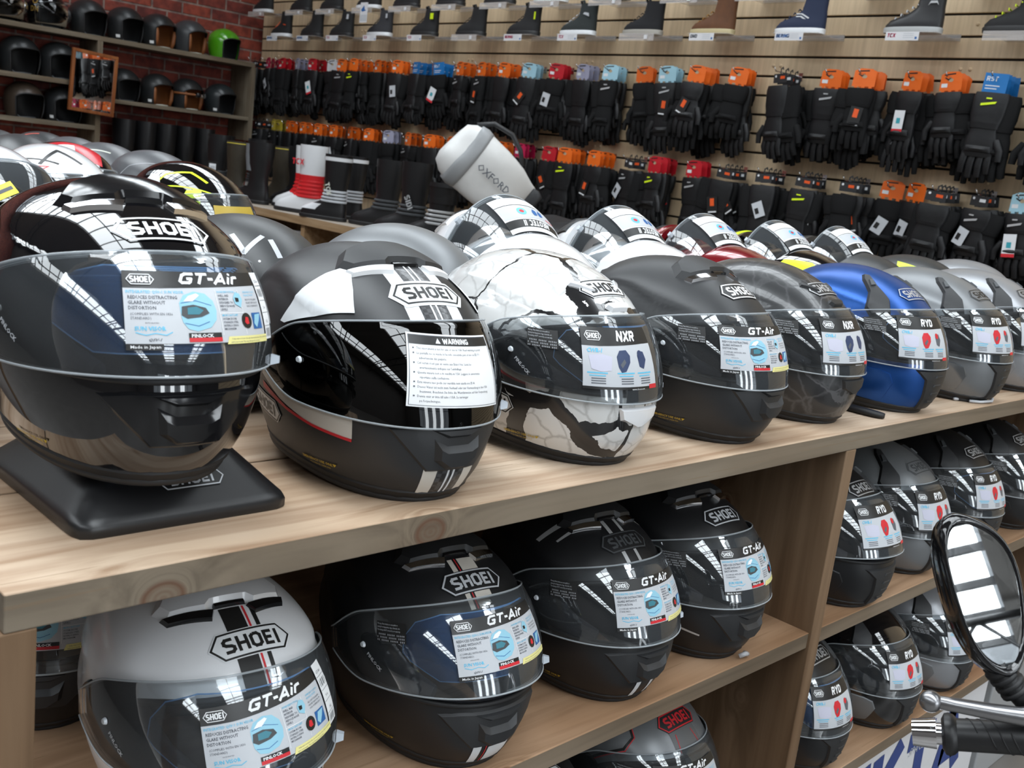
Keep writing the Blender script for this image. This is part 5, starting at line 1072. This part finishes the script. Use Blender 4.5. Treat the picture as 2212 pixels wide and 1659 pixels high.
jet('glossy black open-face helmet with clear bubble visor and silver stud, leftmost on the top shelf', 2.70, 2.06, 18, P_BLK, bubble=MSM, sticker=False, sc=1.06, extra=lambda t, s: flatpart('visor_stud', None, lambda F: F.raised([(.016 * math.cos(q * .52), .016 * math.sin(q * .52)) for q in range(12)], .02, CHR, .004, 0), s.band(-60, .15), t))
jet('glossy black open-face helmet with gold emblem and letters on the top shelf', 3.00, 2.06, 22, P_BLK, bubble=visor_mat('thin_clear_visor', (.85, .87, .88), 1.3), sticker=False, sc=1.08, extra=lambda t, s: flatpart('gold_emblem', None, lambda F: (F.ring([(.02 * math.cos(q * .52), .04 + .02 * math.sin(q * .52)) for q in range(12)], .006, 0, pmat('gold_leaf', (.6, .36, .08), .3, metal=.6)), F.word('DN', -.03, -.03, .035, 0, pmat('gold_leaf', (.6, .36, .08), .3), wd=.14)), s.band(-75, .12, .001), t))
jet('matt black open-face helmet, third along the top shelf', 3.31, 2.06, 25, P_FB, sticker=False, sc=1.06)
jet('matt black open-face helmet with white price sticker, fourth along the top shelf', 3.60, 2.06, 25, P_FB, sc=1.06)
jet('matt black open-face helmet with tan lining, fifth along the top shelf', 3.87, 2.06, 25, P_FB, OF_T, sc=1.05)
jet('matt grey-black open-face helmet with tan lining, left of the green one', 4.14, 2.06, 28, pmat('flat_charcoal_paint', (.04, .042, .045), .35), OF_T, sticker=False, sc=1.05)
jet('bright metallic green open-face helmet at the right end of the top shelf', 4.45, 2.06, 25, P_GRN, sticker=False, sc=1.0)
for i, (y, nm) in enumerate(((2.50, 'cut by the left photo edge'), (2.82, 'second from the left edge'), (3.10, 'beside the framed mirror'))): jet('black open-face helmet on the second shelf, ' + nm, y, 1.71, 15, P_FB, sticker=False, sc=1.08)
for i, (y, nm) in enumerate(((2.52, 'in the dark at the left edge'), (2.86, 'with a dull brown finish'), (3.14, 'with a white sticker beside the framed mirror'))): jet('black open-face helmet on the third shelf, ' + nm, y, 1.40, 15, [P_FB, pmat('brown_grained_paint', (.05, .035, .025), .4), P_FB][i], sticker=i == 2, sc=1.05)
jet('black open-face helmet on the lower right shelf next to the framed mirror', 3.60, 1.615, 20, P_FB, sticker=False)
jet('black open-face helmet with tan lining on the lower right shelf', 3.88, 1.615, 22, P_FB, OF_T, sc=1.0)
jet('black open-face helmet wearing tan-strapped goggles on the lower right shelf', 4.14, 1.615, 22, P_FB, OF_T, sticker=False, goggles=True)
jet('black open-face helmet with soft grey sheen at the right end of the lower right shelf', 4.44, 1.615, 25, pmat('worn_black_paint', (.02, .024, .026), .3, var=.5, scale=12), sc=1.0)
jet('dark round helmet low against the brick wall, left of the tall boots', 3.44, .97, 20, P_FB, sticker=False)
bpart2 = bpart('low_ledge', (-8.39, -8.0, 2.2, 3.29, .94, .965), WB, bst)
# framed mirror
t = thing('wall_mirror', 'small mirror in an orange-brown wooden frame hanging on the wall shelving', 'mirror', (-8.0, 3.285, 1.71), 0, rot=(math.radians(-3), 0, math.radians(3)))
FRM = wood('mirror_frame_timber', 'Z', (.30, .10, .03), (.20, .06, .018)); hw, hh, fw = .175, .225, .024
for nm, b_ in (('frame_rail', (-.015, .012, -hw, hw, hh - fw, hh)), ('frame_rail', (-.015, .012, -hw, hw, -hh, -hh + fw)), ('frame_rail', (-.015, .012, -hw, -hw + fw, -hh + fw, hh - fw)), ('frame_rail', (-.015, .012, hw - fw, hw, -hh + fw, hh - fw))): bpart(nm, b_, FRM, t, .003)
bpart('mirror_glass', (-.012, .002, -hw + fw, hw - fw, -hh + fw, hh - fw), pmat('mirror_silvering', (.85, .86, .86), .01, metal=1), t, 0); bpart('backing_board', (-.02, -.0125, -hw + .01, hw - .01, -hh + .01, hh - .01), WB, t, 0)
# ================================================================ shoes on clear ledges
PER = pmat('clear_acrylic', (.75, .72, .70), .1, alpha=.30); TAG = pmat('price_strip_white', (.70, .70, .72), .4)
def shoe(label, x, z, mat, sole, tagc=None, tagw=None, high=.16, sx=1.0, laces=None, extra=None, y=4.72, rz=180):
    t = thing('riding_shoe', label, 'shoe', (x, y, z + .004), math.radians(rz), scale=sx)
    up = [(.016, -.085, .185, .043, 2.5), (.035, -.086, .183, .045, 2.5), (.055, -.086, .165, .043, 2.4), (.070, -.086, .125, .040, 2.3), (.088, -.085, .080, .038, 2.2), (.11, -.082, .050, .037, 2.1), (high, -.082, .036, .038, 2.1)]
    b1 = bmesh.new(); rg = loft(b1, up, n=24, cap=False); b1.faces.new(rg[0][::-1]); top = [b1.verts.new((v.co.x * .88, v.co.y * .82, high - .03)) for v in rg[-1]]; n = len(top)
    for j in range(n): b1.faces.new((rg[-1][j], rg[-1][(j + 1) % n], top[(j + 1) % n], top[j]))
    b1.faces.new(top[::-1]); obj('upper', b1, mat, t, smooth=True, sharp=50)
    b2 = bmesh.new(); loft(b2, [(0, -.088, .188, .044, 2.7), (.020, -.090, .190, .046, 2.7), (.024, -.086, .186, .044, 2.7)], n=24); obj('sole', b2, sole, t, smooth=True, sharp=40)
    b3 = bmesh.new(); tube(b3, [(.040, .0, high + .002), (.052, .0, high + .018), (.030, .0, high + .020), (.020, 0, high)], .008, 6); obj('tongue', b3, mat, t, smooth=True)
    b4 = bmesh.new()
    for k in range(5):
        q = k / 4; xx, zz = .145 - .10 * q, .062 + .062 * q; tube(b4, [(xx - .012, -.026, zz - .004), (xx, 0, zz + .010), (xx - .012, .026, zz - .004)], .0032, 5)
    obj('laces', b4, laces or K, t, smooth=True)
    if extra: extra(t)
    lt = thing('shoe_ledge', ('tagged ' if tagc else '') + 'clear ledge under ' + label, 'ledge', (x, 0, z), 0, 'clear shoe ledges on the slatted wall')
    b5 = bmesh.new(); box(b5, -.15, .10, 4.64, YN + .004, -.004, 0); box(b5, -.15, .10, YN - .004, YN, 0, .03); obj('ledge_plate', b5, PER, lt)
    if tagc:
        F = Flat(); F.rect(-.08, -.040, .08, -.002, 0, TAG); F.word(tagw, -.072, -.026, .017, .0005, tagc, wd=.26, shear=.12, wx=.95)
        for q in range(3): F.line([(.005, -.010 - q * .009), (.055, -.010 - q * .009)], .003, .0005, GYP)
        F.rect(.062, -.034, .072, -.024, .0005, BLUP); F.build('price_strip', map_flat((-.055, 4.636, 0), (1, 0, 0), (0, 0, 1)), lt, 0, smooth=False)
    else:
        b6 = bmesh.new(); box(b6, -.15, .10, 4.637, 4.64, -.040, 0); obj('strip_holder', b6, PER, lt); b7 = bmesh.new(); box(b7, .035, .057, 4.633, 4.6365, -.032, -.010); obj('price_dot', b7, TAG, lt)
    return t
BS = pmat('black_suede', (.009, .009, .010), .75, var=.2, scale=60); TCXC = pmat('tag_crimson', (.42, .02, .08), .4); NVY = pmat('navy_canvas', (.012, .022, .06), .7)
def patch(m, pts):
    def f(t): F = Flat(); F.poly(pts, 0, m); F.build('side_patch', lambda P: np.stack([P[:, 0], .0405 + 0 * P[:, 0], P[:, 1]], -1) if True else P, t, 0, smooth=False)
    return f
ZA, ZB = 2.28, 2.475
rowA = [(-7.72, 'black ankle shoe with orange laces, left end of the lower row', BS, WP, BLUP, 'BERING', ORG, patch(ORG, [(-.07, .09), (-.03, .095), (-.03, .088), (-.07, .083)])),
 (-7.27, 'plain black ankle shoe, second in the lower shoe row', BS, K, BLUP, 'BERING', None, None),
 (-6.86, 'black ankle shoe with grey heel patch, third in lower row', BS, K, TCXC, 'TCX', None, patch(GYP, [(-.08, .12), (-.05, .12), (-.055, .155), (-.08, .155)])),
 (-6.38, 'dark grey shoe with white sole, fourth in the lower shoe row', pmat('charcoal_canvas', (.03, .03, .035), .8), WP, TCXC, 'TCX', None, patch(GYP, [(-.08, .12), (-.06, .12), (-.06, .15), (-.08, .15)])),
 (-5.86, 'black shoe with fluorescent yellow heel and collar', BS, K, TCXC, 'TCX', None, patch(FLUO, [(-.08, .105), (-.045, .105), (-.045, .145), (-.08, .145)])),
 (-5.37, 'black ankle shoe, sixth in the lower shoe row', BS, K, None, None, None, None),
 (-4.87, 'black shoe with narrow yellow heel patch, seventh in lower row', BS, K, TCXC, 'BERING', None, patch(FLUO, [(-.082, .09), (-.068, .09), (-.068, .135), (-.082, .135)])),
 (-4.40, 'dark canvas shoe with white sole and winged badge', pmat('green_black_canvas', (.02, .026, .026), .8), WP, TCXC, 'TCX', GYP, patch(GYP, [(-.06, .10), (-.01, .115), (-.02, .125), (-.055, .12)])),
 (-3.90, 'plain black suede shoe with thin grey sole line', pmat('jet_suede', (.006, .006, .008), .8), pmat('off_white_sole', (.35, .33, .29), .6), None, None, None, None),
 (-3.42, 'brown leather shoe with cream sole and brown lace', pmat('brown_nubuck', (.12, .045, .015), .7, var=.3, scale=30), pmat('cream_sole', (.50, .42, .24), .6), TXT, 'DMD', pmat('brown_lace', (.35, .16, .03), .6), None),
 (-2.89, 'navy shoe with white sole and double white chevron', NVY, WP, BLUP, 'BERING', NVY, lambda t: (patch(WP, [(-.0, .055), (.035, .075), (.06, .075), (.06, .080), (.03, .080), (-.005, .060)])(t), patch(WP, [(-.01, .066), (.03, .087), (.06, .087), (.06, .092), (.027, .092), (-.015, .071)])(t))),
 (-2.30, 'black leather high-top with grey sole and arched badge', pmat('black_grained_leather', (.018, .018, .02), .4), pmat('grey_sole', (.40, .41, .41), .6), TCXC, 'TCX', GYP, patch(SLV, [(-.07, .115), (-.06, .135), (-.03, .135), (-.02, .115), (-.03, .125), (-.06, .125)])),
 (-1.84, 'black riding shoe cut by the right photo edge', BS, K, None, None, FLUO, None)]
for i, (x, lb, m, so, tc_, tw, la, ex) in enumerate(rowA): shoe(lb, x, ZA, m, so, tc_, tw, laces=la, extra=ex, high=.175, sx=1.0)
for i, x in enumerate((-8.03, -7.45, -7.02, -6.54, -6.09, -5.61, -5.12, -4.66, -4.17, -3.64, -3.15, -2.55, -2.0)):
    shoe('%s shoe in the upper row%s' % (['black ankle', 'plain black', 'black slim', 'white-soled dark', 'black low', 'black heavy', 'black wide', 'grey-soled', 'brown-soled', 'black matt', 'black round', 'black tall', 'black end'][i], [' at the brick corner', ' right of the corner one', ' third from the corner', ' with a hanging paper tag', ' right of the tagged one', ' sixth from the corner', ' seventh from the corner', ' eighth from the corner', ' ninth from the corner', ' tenth from the corner', ' above the navy shoe', ' above the arched-badge high-top', ' at the right end'][i]), x, ZB, BS, WP if i in (0, 3, 7) else K, None, None, high=.165)
F = Flat(); F.rect(-.045, -.14, .045, .0, 0, TAG); F.poly([(-.035, -.05), (.0, -.02), (.01, -.05), (.03, -.055), (-.02, -.065)], .0006, BLUP); F.rect(-.04, -.13, .04, -.085, .0006, GYP); o = F.build('paper_tag', map_flat((-6.48, 4.60, 2.50), (1, 0, 0), (0, 0, 1)), None, 0, smooth=False); tag(o, 'white paper tag hanging from the upper shoe ledge', 'tag')
# ================================================================ gloves on hooks
GB = pmat('black_glove_leather', (.0085, .0085, .0095), .45, var=.3, scale=60, bump=.3, spec=.35); GB2 = pmat('black_glove_textile', (.0075, .0075, .008), .8, var=.3, scale=120, spec=.2)
def glove_mesh(gauntlet=True):
    bm = bmesh.new(); c = .15 if gauntlet else .09      # hangs fingers down from z = 0
    loft(bm, [(-.0, -.055, .055, .020, 2.6), (-.02, -.060, .060, .024, 2.6), (-c * .6, -.058, .058, .026, 2.5), (-c, -.046, .046, .024, 2.4), (-c - .03, -.052, .054, .026, 2.4), (-c - .09, -.055, .056, .025, 2.4), (-c - .105, -.052, .053, .022, 2.4)], n=18)
    for i, (x, l) in enumerate(((-.040, .070), (-.014, .086), (.013, .082), (.038, .064))):
        tube(bm, [(x, 0, -c - .085), (x * 1.06, -.010, -c - .10 - l * .45), (x * 1.08, .004, -c - .10 - l)], [.0145, .0135, .0115], n=8)
    tube(bm, [(.050, -.004, -c - .035), (.072, -.014, -c - .075), (.074, -.012, -c - .115)], [.016, .0145, .012], n=8)
    loft(bm, [(-c - .085, -.046, .046, .010, 2.4, -.022), (-c - .075, -.044, .044, .014, 2.4, -.024), (-c - .062, -.042, .042, .010, 2.4, -.022)], n=14)
    loft(bm, [(-c * .95, -.050, .050, .028, 2.5), (-c * .80, -.052, .052, .030, 2.5)], n=18)
    me = bpy.data.meshes.new('glove_mesh'); bmesh.ops.recalc_face_normals(bm, faces=bm.faces); bm.to_mesh(me); bm.free(); me.materials.append(None)
    me.polygons.foreach_set('use_smooth', [True] * len(me.polygons)); me.set_sharp_from_angle(angle=math.radians(50)); return me
GM = [glove_mesh(True), glove_mesh(False)]
CARDM = {c: pmat('card_' + c, v, .45) for c, v in dict(orange=(.80, .14, .01), red=(.50, .01, .02), blue=(.01, .16, .45), pale=(.35, .58, .68), lilac=(.36, .36, .48), black=(.02, .02, .022), crimson=(.50, .01, .07), white=(.68, .68, .70), yellow=(.65, .50, .05)).items()}
def card_mesh(c, ct):
    F = Flat(); m = CARDM[c]
    if c == 'black':
        F.rect(-.045, -.055, .045, -.010, 0, m); F.line([(0, -.01), (0, .012), (.012, .020), (.016, .008)], .007, 0, m); F.ell(-.03, -.022, .006, .006, .0006, WP, 8); F.rect(.0, -.036, .03, -.022, .0006, ct)
    elif c == 'blue':
        F.rect(-.05, -.080, .05, .014, 0, m); F.word('RST', -.04, -.02, .02, .0006, WP, wd=.18); F.line([(-.04, -.04), (.02, -.04)], .004, .0006, WP); F.line([(-.04, -.052), (.01, -.052)], .004, .0006, WP)
    else:
        F.poly([(-.055, -.060), (.055, -.060), (.055, .008), (.035, .022), (-.02, .024), (-.050, .012)], 0, m); F.ell(.0, -.014, .012, .008, .0006, SLAT, 12)
        F.line([(-.035, .010), (.02, .014)], .006, .0006, BKP); F.line([(-.030, -.002), (-.012, -.012), (.0, .0)], .006, .0006, BKP); F.rect(-.045, -.045, -.015, -.028, .0006, WP if ct is WP else m)
        for x in (-.035, 0, .035): F.rect(x - .008, -.075, x + .008, -.060, 0, m)
    for v in F.bm.verts: v.co.z += .0
    bmesh.ops.solidify(F.bm, geom=F.bm.faces[:], thickness=.001) if False else None
    o = F.build('tmp', map_flat((0, -.002, 0), (1, 0, 0), (0, 0, 1)), None, 0, smooth=False); me = o.data; bpy.data.objects.remove(o); return me
def hook_mesh(n):
    bm = bmesh.new(); L_ = .06 + .045 * n; tube(bm, [(0, .0, 0), (0, -L_, -.004), (0, -L_ - .02, .014)], .003, 6); box(bm, -.012, .012, -.004, .0, -.02, .02)
    me = bpy.data.meshes.new('hook_mesh'); bm.to_mesh(me); bm.free(); me.materials.append(CHR); return me
def tag_mesh(kind):
    F = Flat()
    if kind == 0: F.rect(-.030, -.09, .030, 0, 0, BKP); F.rect(-.012, -.05, .012, -.01, .0006, ORG); F.rect(-.024, -.085, .024, -.078, .0006, WP)
    elif kind == 1: F.rect(-.030, -.10, .030, 0, 0, WP); F.rect(-.03, -.10, .03, -.085, .0006, RD); F.rect(-.012, -.06, .010, -.035, .0006, TEAL)
    else: F.rect(-.028, -.08, .028, 0, 0, GYP); F.rect(-.020, -.06, .0, -.03, .0006, BKP)
    o = F.build('tmp', map_flat((0, 0, 0), (1, 0, 0), (0, 0, 1)), None, 0, smooth=False); me = o.data; bpy.data.objects.remove(o); return me
TM = [tag_mesh(i) for i in range(3)]
ORD = ['first', 'second', 'third', 'fourth', 'fifth', 'sixth', 'seventh', 'eighth', 'ninth', 'tenth', 'eleventh', 'twelfth', 'thirteenth', 'fourteenth', 'fifteenth', 'sixteenth', 'seventeenth', 'eighteenth', 'nineteenth', 'twentieth'] 
ORD += ['twenty-' + o for o in ORD[:9]] + ['thirtieth'] + ['thirty-' + o for o in ORD[:9]] + ['fortieth'] + ['forty-' + o for o in ORD[:9]]
def hang_row(rowname, zh, spec, seed):
    rnd = random.Random(seed)
    for hi, (x, c, n) in enumerate(spec):
        hk = link('display_hook', cached(('hook', n), lambda: hook_mesh(n)), None, (x, YN, zh)); tag(hk, 'steel hook, %s from the brick corner, %s glove row' % (ORD[hi], rowname), 'hook', group='steel hooks of the %s glove row' % rowname)
        w_ = {'black': 'black', 'blue': 'blue', 'orange': 'orange', 'red': 'red', 'pale': 'pale blue', 'lilac': 'grey-lilac', 'crimson': 'crimson', 'white': 'white', 'yellow': 'yellow'}[c]
        for k in range(n):
            y = YN - .055 - .045 * k; g = rnd.random() < .62
            pos = {0: 'nearest the wall', n - 1: 'outermost'}.get(k, 'in the middle') if n > 2 else ('nearest the wall' if k == 0 else 'outermost')
            if n == 4 and k == 1: pos = 'second from the wall'
            if n == 4 and k == 2: pos = 'second from outside'
            t = thing('glove_pair', 'black gloves with %s card, %s, %s hook, %s row' % (w_, pos, ORD[hi], rowname), 'gloves', (x, y, zh), math.radians(rnd.uniform(-16, 16)), 'black gloves hanging in the %s row' % rowname)
            t.rotation_euler = (math.radians(rnd.uniform(-3, 3)), math.radians(rnd.uniform(-6, 6)), t.rotation_euler[2])
            gl = om(link('glove_body', GM[0 if g else 1], t, (rnd.uniform(-.01, .01), -.006, -.070)), rnd.choice([GB, GB, GB2])); gl.scale = (rnd.choice((1, -1)) * rnd.uniform(1.1, 1.3), 1.0, rnd.uniform(1.0, 1.16))
            g2 = om(link('glove_body', GM[0 if g else 1], t, (rnd.choice((-1, 1)) * rnd.uniform(.04, .065), .012, -.078), (0, math.radians(rnd.uniform(-7, 7)), 0)), GB2); g2.scale = (-gl.scale[0], 1.0, gl.scale[2])
            link('header_card', cached(('card', c, k % 2), lambda: card_mesh(c, [WP, ORG][k % 2])), t)
            if rnd.random() < .36: link('swing_tag', TM[rnd.randrange(3)], t, (rnd.uniform(-.03, .03), -.04, -.16), (0, math.radians(rnd.uniform(-35, 35)), 0))
            if rnd.random() < .34:
                F_ = cached(('accent', k % 3), lambda: accent(k % 3)); link('cuff_accent', F_, t, (0, -.0345, -.13))
def accent(k):
    F = Flat(); m = [FLUO, GYP, SLV][k]; F.poly([(-.03, 0), (.03, .012), (.035, .022), (-.03, .010)], 0, m); F.rect(-.012, .03, .012, .036, 0, m)
    o = F.build('tmp', map_flat((0, 0, 0), (1, 0, 0), (0, 0, 1)), None, 0, smooth=False); me = o.data; bpy.data.objects.remove(o); return me
up = [(-8.22, 'black', 3), (-8.0, 'crimson', 3), (-7.78, 'red', 3), (-7.55, 'lilac', 3), (-7.33, 'red', 3), (-7.12, 'white', 2), (-6.92, 'orange', 3), (-6.70, 'orange', 4), (-6.46, 'orange', 3), (-6.22, 'orange', 3), (-6.0, 'blue', 3), (-5.76, 'blue', 3), (-5.53, 'orange', 3), (-5.31, 'orange', 3), (-5.09, 'orange', 3), (-4.86, 'pale', 3), (-4.62, 'red', 3), (-4.40, 'lilac', 3), (-4.18, 'pale', 3), (-3.96, 'orange', 2), (-3.76, 'pale', 3), (-3.52, 'orange', 4), (-3.28, 'orange', 3), (-3.0, 'black', 4), (-2.74, 'orange', 3), (-2.54, 'orange', 4), (-2.32, 'orange', 3), (-2.14, 'orange', 3), (-1.92, 'blue', 4), (-1.68, 'blue', 4), (-1.47, 'black', 3), (-1.28, 'black', 3)]
lo = [(-8.1, 'black', 3), (-7.85, 'yellow', 3), (-7.62, 'orange', 3), (-7.40, 'orange', 3), (-7.18, 'orange', 3), (-6.96, 'orange', 3), (-6.74, 'orange', 3), (-6.50, 'orange', 3), (-6.26, 'lilac', 3), (-6.02, 'orange', 3), (-5.78, 'orange', 3), (-5.55, 'orange', 3), (-5.32, 'orange', 3), (-5.08, 'orange', 3), (-4.86, 'crimson', 3), (-4.64, 'red', 2), (-4.42, 'orange', 4), (-4.18, 'orange', 4), (-3.94, 'black', 3), (-3.72, 'red', 4), (-3.48, 'red', 3), (-3.24, 'black', 4), (-3.0, 'black', 4), (-2.76, 'black', 4), (-2.52, 'black', 4), (-2.36, 'orange', 1), (-2.24, 'orange', 1), (-2.08, 'black', 4), (-1.90, 'black', 3), (-1.72, 'pale', 3), (-1.5, 'orange', 4), (-1.3, 'orange', 3)]
hang_row('upper', 2.10, up, 11); hang_row('lower', 1.60, lo, 23)
# ================================================================ motorcycle in front: bar, lever, mirror
C0 = Vector((0, 0, 1.47))
mt = thing('motorcycle', 'parked motorcycle, only its left bar end, lever and oval mirror in view', 'motorcycle', (-.10, 1.05, .6))
def rel(p): return tuple(Vector(p) - Vector((-.10, 1.05, .6)))
A = Vector((-.3475, .975, .972)); Bv = Vector((-.252, 1.018, .999)); dx = (Bv - A).normalized()
def cylp(name, a, b, r, m, n=28, **k):
    bm = bmesh.new(); tube(bm, [rel(a), rel(b)], r, n); return obj(name, bm, m, mt, smooth=True, sharp=40)
cylp('bar_end_weight', A, A + dx * .022, [.0128, .0150], pmat('polished_chrome', (.85, .85, .87), .06, metal=1)); cylp('bar_end_collar', A + dx * .022, A + dx * .028, .0105, CHR)
bm = bmesh.new(); tube(bm, [rel(A + dx * d) for d in (.027, .030, .034, .038, .041)], [.014, .0195, .0205, .0190, .0160], 28)
tube(bm, [rel(A + dx * d) for d in (.040, .06, .16)], .0155, 28); GRIP = pmat('grip_rubber', (.014, .014, .015), .42)
u_ = dx.orthogonal().normalized(); w_ = dx.cross(u_)
g1 = obj('rubber_grip', bm, GRIP, mt, smooth=True, sharp=40)
bm = bmesh.new()
for k in range(7):
    P = [rel(A + dx * (.048 + .016 * k + .008 * q) + (u_ * math.cos(q * 1.3 + k) + w_ * math.sin(q * 1.3 + k)) * .0155) for q in np.linspace(-1, 1.4, 12)]; tube(bm, P, .0008, 5)
obj('grip_ribs', bm, K, mt, smooth=True)
cylp('handlebar', A + dx * .16, A + dx * .55, .011, KG)
L0 = Vector((-.330, .955, 1.020)); L1 = Vector((-.312, .965, 1.022)); L2 = Vector((-.285, .985, 1.022)); L3 = Vector((-.262, .998, 1.024)); L4 = Vector((-.235, 1.020, 1.034)); L5 = Vector((-.15, 1.08, 1.045))
bm = bmesh.new(); bmesh.ops.create_uvsphere(bm, u_segments=24, v_segments=16, radius=.0105, matrix=Matrix.Translation(rel(L0))); tube(bm, [rel(p) for p in (L0, L1, L2, L3, L4, L5)], [.0062, .0068, .0078, .0088, .0092, .0095], 16)
for f in bm.faces: f.smooth = True
obj('clutch_lever', bm, pmat('brushed_alloy', (.30, .30, .31), .28, metal=.9), mt, smooth=True)
# oval mirror head
MC = C0 + Vector((-.3095, .9790, -.3375)) * 1.03; view = (C0 - MC).normalized(); up_ = Vector((.25, .12, 1)).normalized()
nrm = (view + Vector((.9, .000, .39))).normalized(); rt = up_.cross(nrm).normalized(); up2 = nrm.cross(rt)
def egg(k, dz=0.0, n=48):
    out = []
    for j in range(n):
        a = 2 * math.pi * j / n; c, s_ = math.cos(a), math.sin(a); e = 2.5; r = (abs(c) ** e + abs(s_) ** e) ** (-1 / e)
        x = .041 * r * c * (1 + .20 * s_) * k - .032 * s_ * k; y = .068 * r * s_ * k; out.append(MC + rt * x + up2 * y + nrm * dz)
    return out
bm = bmesh.new(); R_ = [[bm.verts.new(rel(p)) for p in egg(*a_)] for a_ in ((.865, -.001), (.935, .004), (1.0, .001), (1.02, -.008), (.97, -.022), (.80, -.036), (.5, -.044), (.1, -.046))]
for a_, b_ in zip(R_, R_[1:]):
    for j in range(48): bm.faces.new((a_[j], a_[(j + 1) % 48], b_[(j + 1) % 48], b_[j])).smooth = True
bm.faces.new(R_[-1]); obj('mirror_housing', bm, pmat('gloss_black_housing', (.006, .006, .007), .12, coat=.5), mt, smooth=True)
bm = bmesh.new(); bm.faces.new([bm.verts.new(rel(p)) for p in egg(.875, .0005)]); bmesh.ops.solidify(bm, geom=bm.faces[:], thickness=.002); obj('mirror_glass', bm, pmat('mirror_silvering', (.85, .86, .86), .01, metal=1), mt)
S0 = MC - up2 * .058 + rt * .030 - nrm * .012; S1 = S0 + rt * .03 - up2 * .02; S2 = Vector((-.20, 1.06, 1.06)); S3 = Vector((-.10, 1.13, 1.0)); S4 = A + dx * .45
bm = bmesh.new(); tube(bm, [rel(p) for p in (S0, S1, S2, S3, S4)], [.013, .012, .0085, .008, .008], 14); obj('mirror_stem', bm, K, mt, smooth=True)
bm = bmesh.new()
for q in range(4): c_ = S0 + (S1 - S0) * (.2 + .22 * q); d_ = (S1 - S0).normalized(); tube(bm, [rel(c_ - d_ * .002), rel(c_ + d_ * .002)], .0145, 14)
obj('stem_boot_rings', bm, K, mt, smooth=True)
# master cylinder, fork top, tank and body of the motorcycle, dark
bm = bmesh.new(); box(bm, .0, .10, .10, .18, .37, .43, bev=.01); obj('switch_block', bm, K, mt)
bm = bmesh.new(); loft(bm, [(-.20, -.16, .9, .14, 2.6, .35), (-.05, -.20, .95, .18, 2.6, .35), (.12, -.16, .7, .17, 2.4, .35), (.22, .0, .5, .12, 2.2, .35)], n=32); obj('fuel_tank', bm, P_BLK, mt, smooth=True)
bm = bmesh.new(); tube(bm, [(-.1 + .31 * math.cos(q * math.pi / 24), .35, -.29 + .31 * math.sin(q * math.pi / 24)) for q in range(48)], .055, 12, closed=True); obj('front_tyre', bm, K, mt, smooth=True)
bm = bmesh.new(); tube(bm, [(-.1, .35, -.29), (.12, .35, .40)], .03, 12); obj('front_fork', bm, CHR, mt, smooth=True)
# boxes at the foot of the shelving
def carton(name, lb, loc, sz, m, draw=None):
    t = thing(name, lb, 'box', loc); bm = bmesh.new(); box(bm, -sz[0] / 2, sz[0] / 2, -sz[1] / 2, sz[1] / 2, 0, sz[2], bev=.004); obj('box_body', bm, m, t)
    if draw: F = Flat(); draw(F); F.build('printed_letters', map_flat((sz[0] / 2 + .001, 0, 0), (0, 1, 0), (0, 0, 1)), t, 0, smooth=False)
    return t
NB = pmat('navy_box_print', (.02, .05, .22), .4)
def bx(F): F.word('TUKTA', -.44, .12, .185, 0, NB, wd=.26, wx=1.1, shear=-.1); F.text('ERSAI', -.26, .20, .035, .0006, TXT, bold=.02); F.text('SPACES', .06, .25, .03, .0006, GYP, shear=.3)
carton('cardboard_box', 'white carton with large navy letters at the foot of the right bay', (-.905, 2.20, .0), (.20, 1.02, .325), TAG, bx)
carton('storage_case', 'pale grey case at the foot of the right bay, beyond the white carton', (-.915, 2.90, 0), (.22, .28, .325), pmat('pale_grey_plastic', (.35, .36, .37), .35))
# small things on the table top
t = thing('loose_strap', 'short black strap end lying between the marbled and blue helmets', 'strap', (-.90, 1.80, TOP + .006)); bm = bmesh.new(); loft(bm, [(-.004, -.01, .09, .016, 2.4), (.004, -.01, .09, .016, 2.4)], n=20); obj('strap_end', bm, K, t, smooth=True)
bm = bmesh.new(); tube(bm, [(-.815, 2.20, TOP + .004), (-.80, 2.22, TOP + .004), (-.792, 2.26, TOP + .005), (-.80, 2.285, TOP + .006), (-.812, 2.28, TOP + .006), (-.815, 2.25, TOP + .005), (-.84, 2.18, TOP + .004)], .0032, 8); tag(obj('cord_loop', bm, GYP, smooth=True), 'small pale grey cord loop at the chin of the grey helmet', 'cord')
bm = bmesh.new(); tube(bm, [(0, -.012, .005), (.006, -.004, .010), (.004, .006, .006), (-.004, .010, .004)], .004, 8); tag(obj('clear_tab', bm, pmat('clear_tab2', (.6, .62, .65), .1, alpha=.6), smooth=True, loc=(-.80, 1.43, .728)), 'small clear plastic tab lying under the rightmost chin on the middle shelf', 'tab')
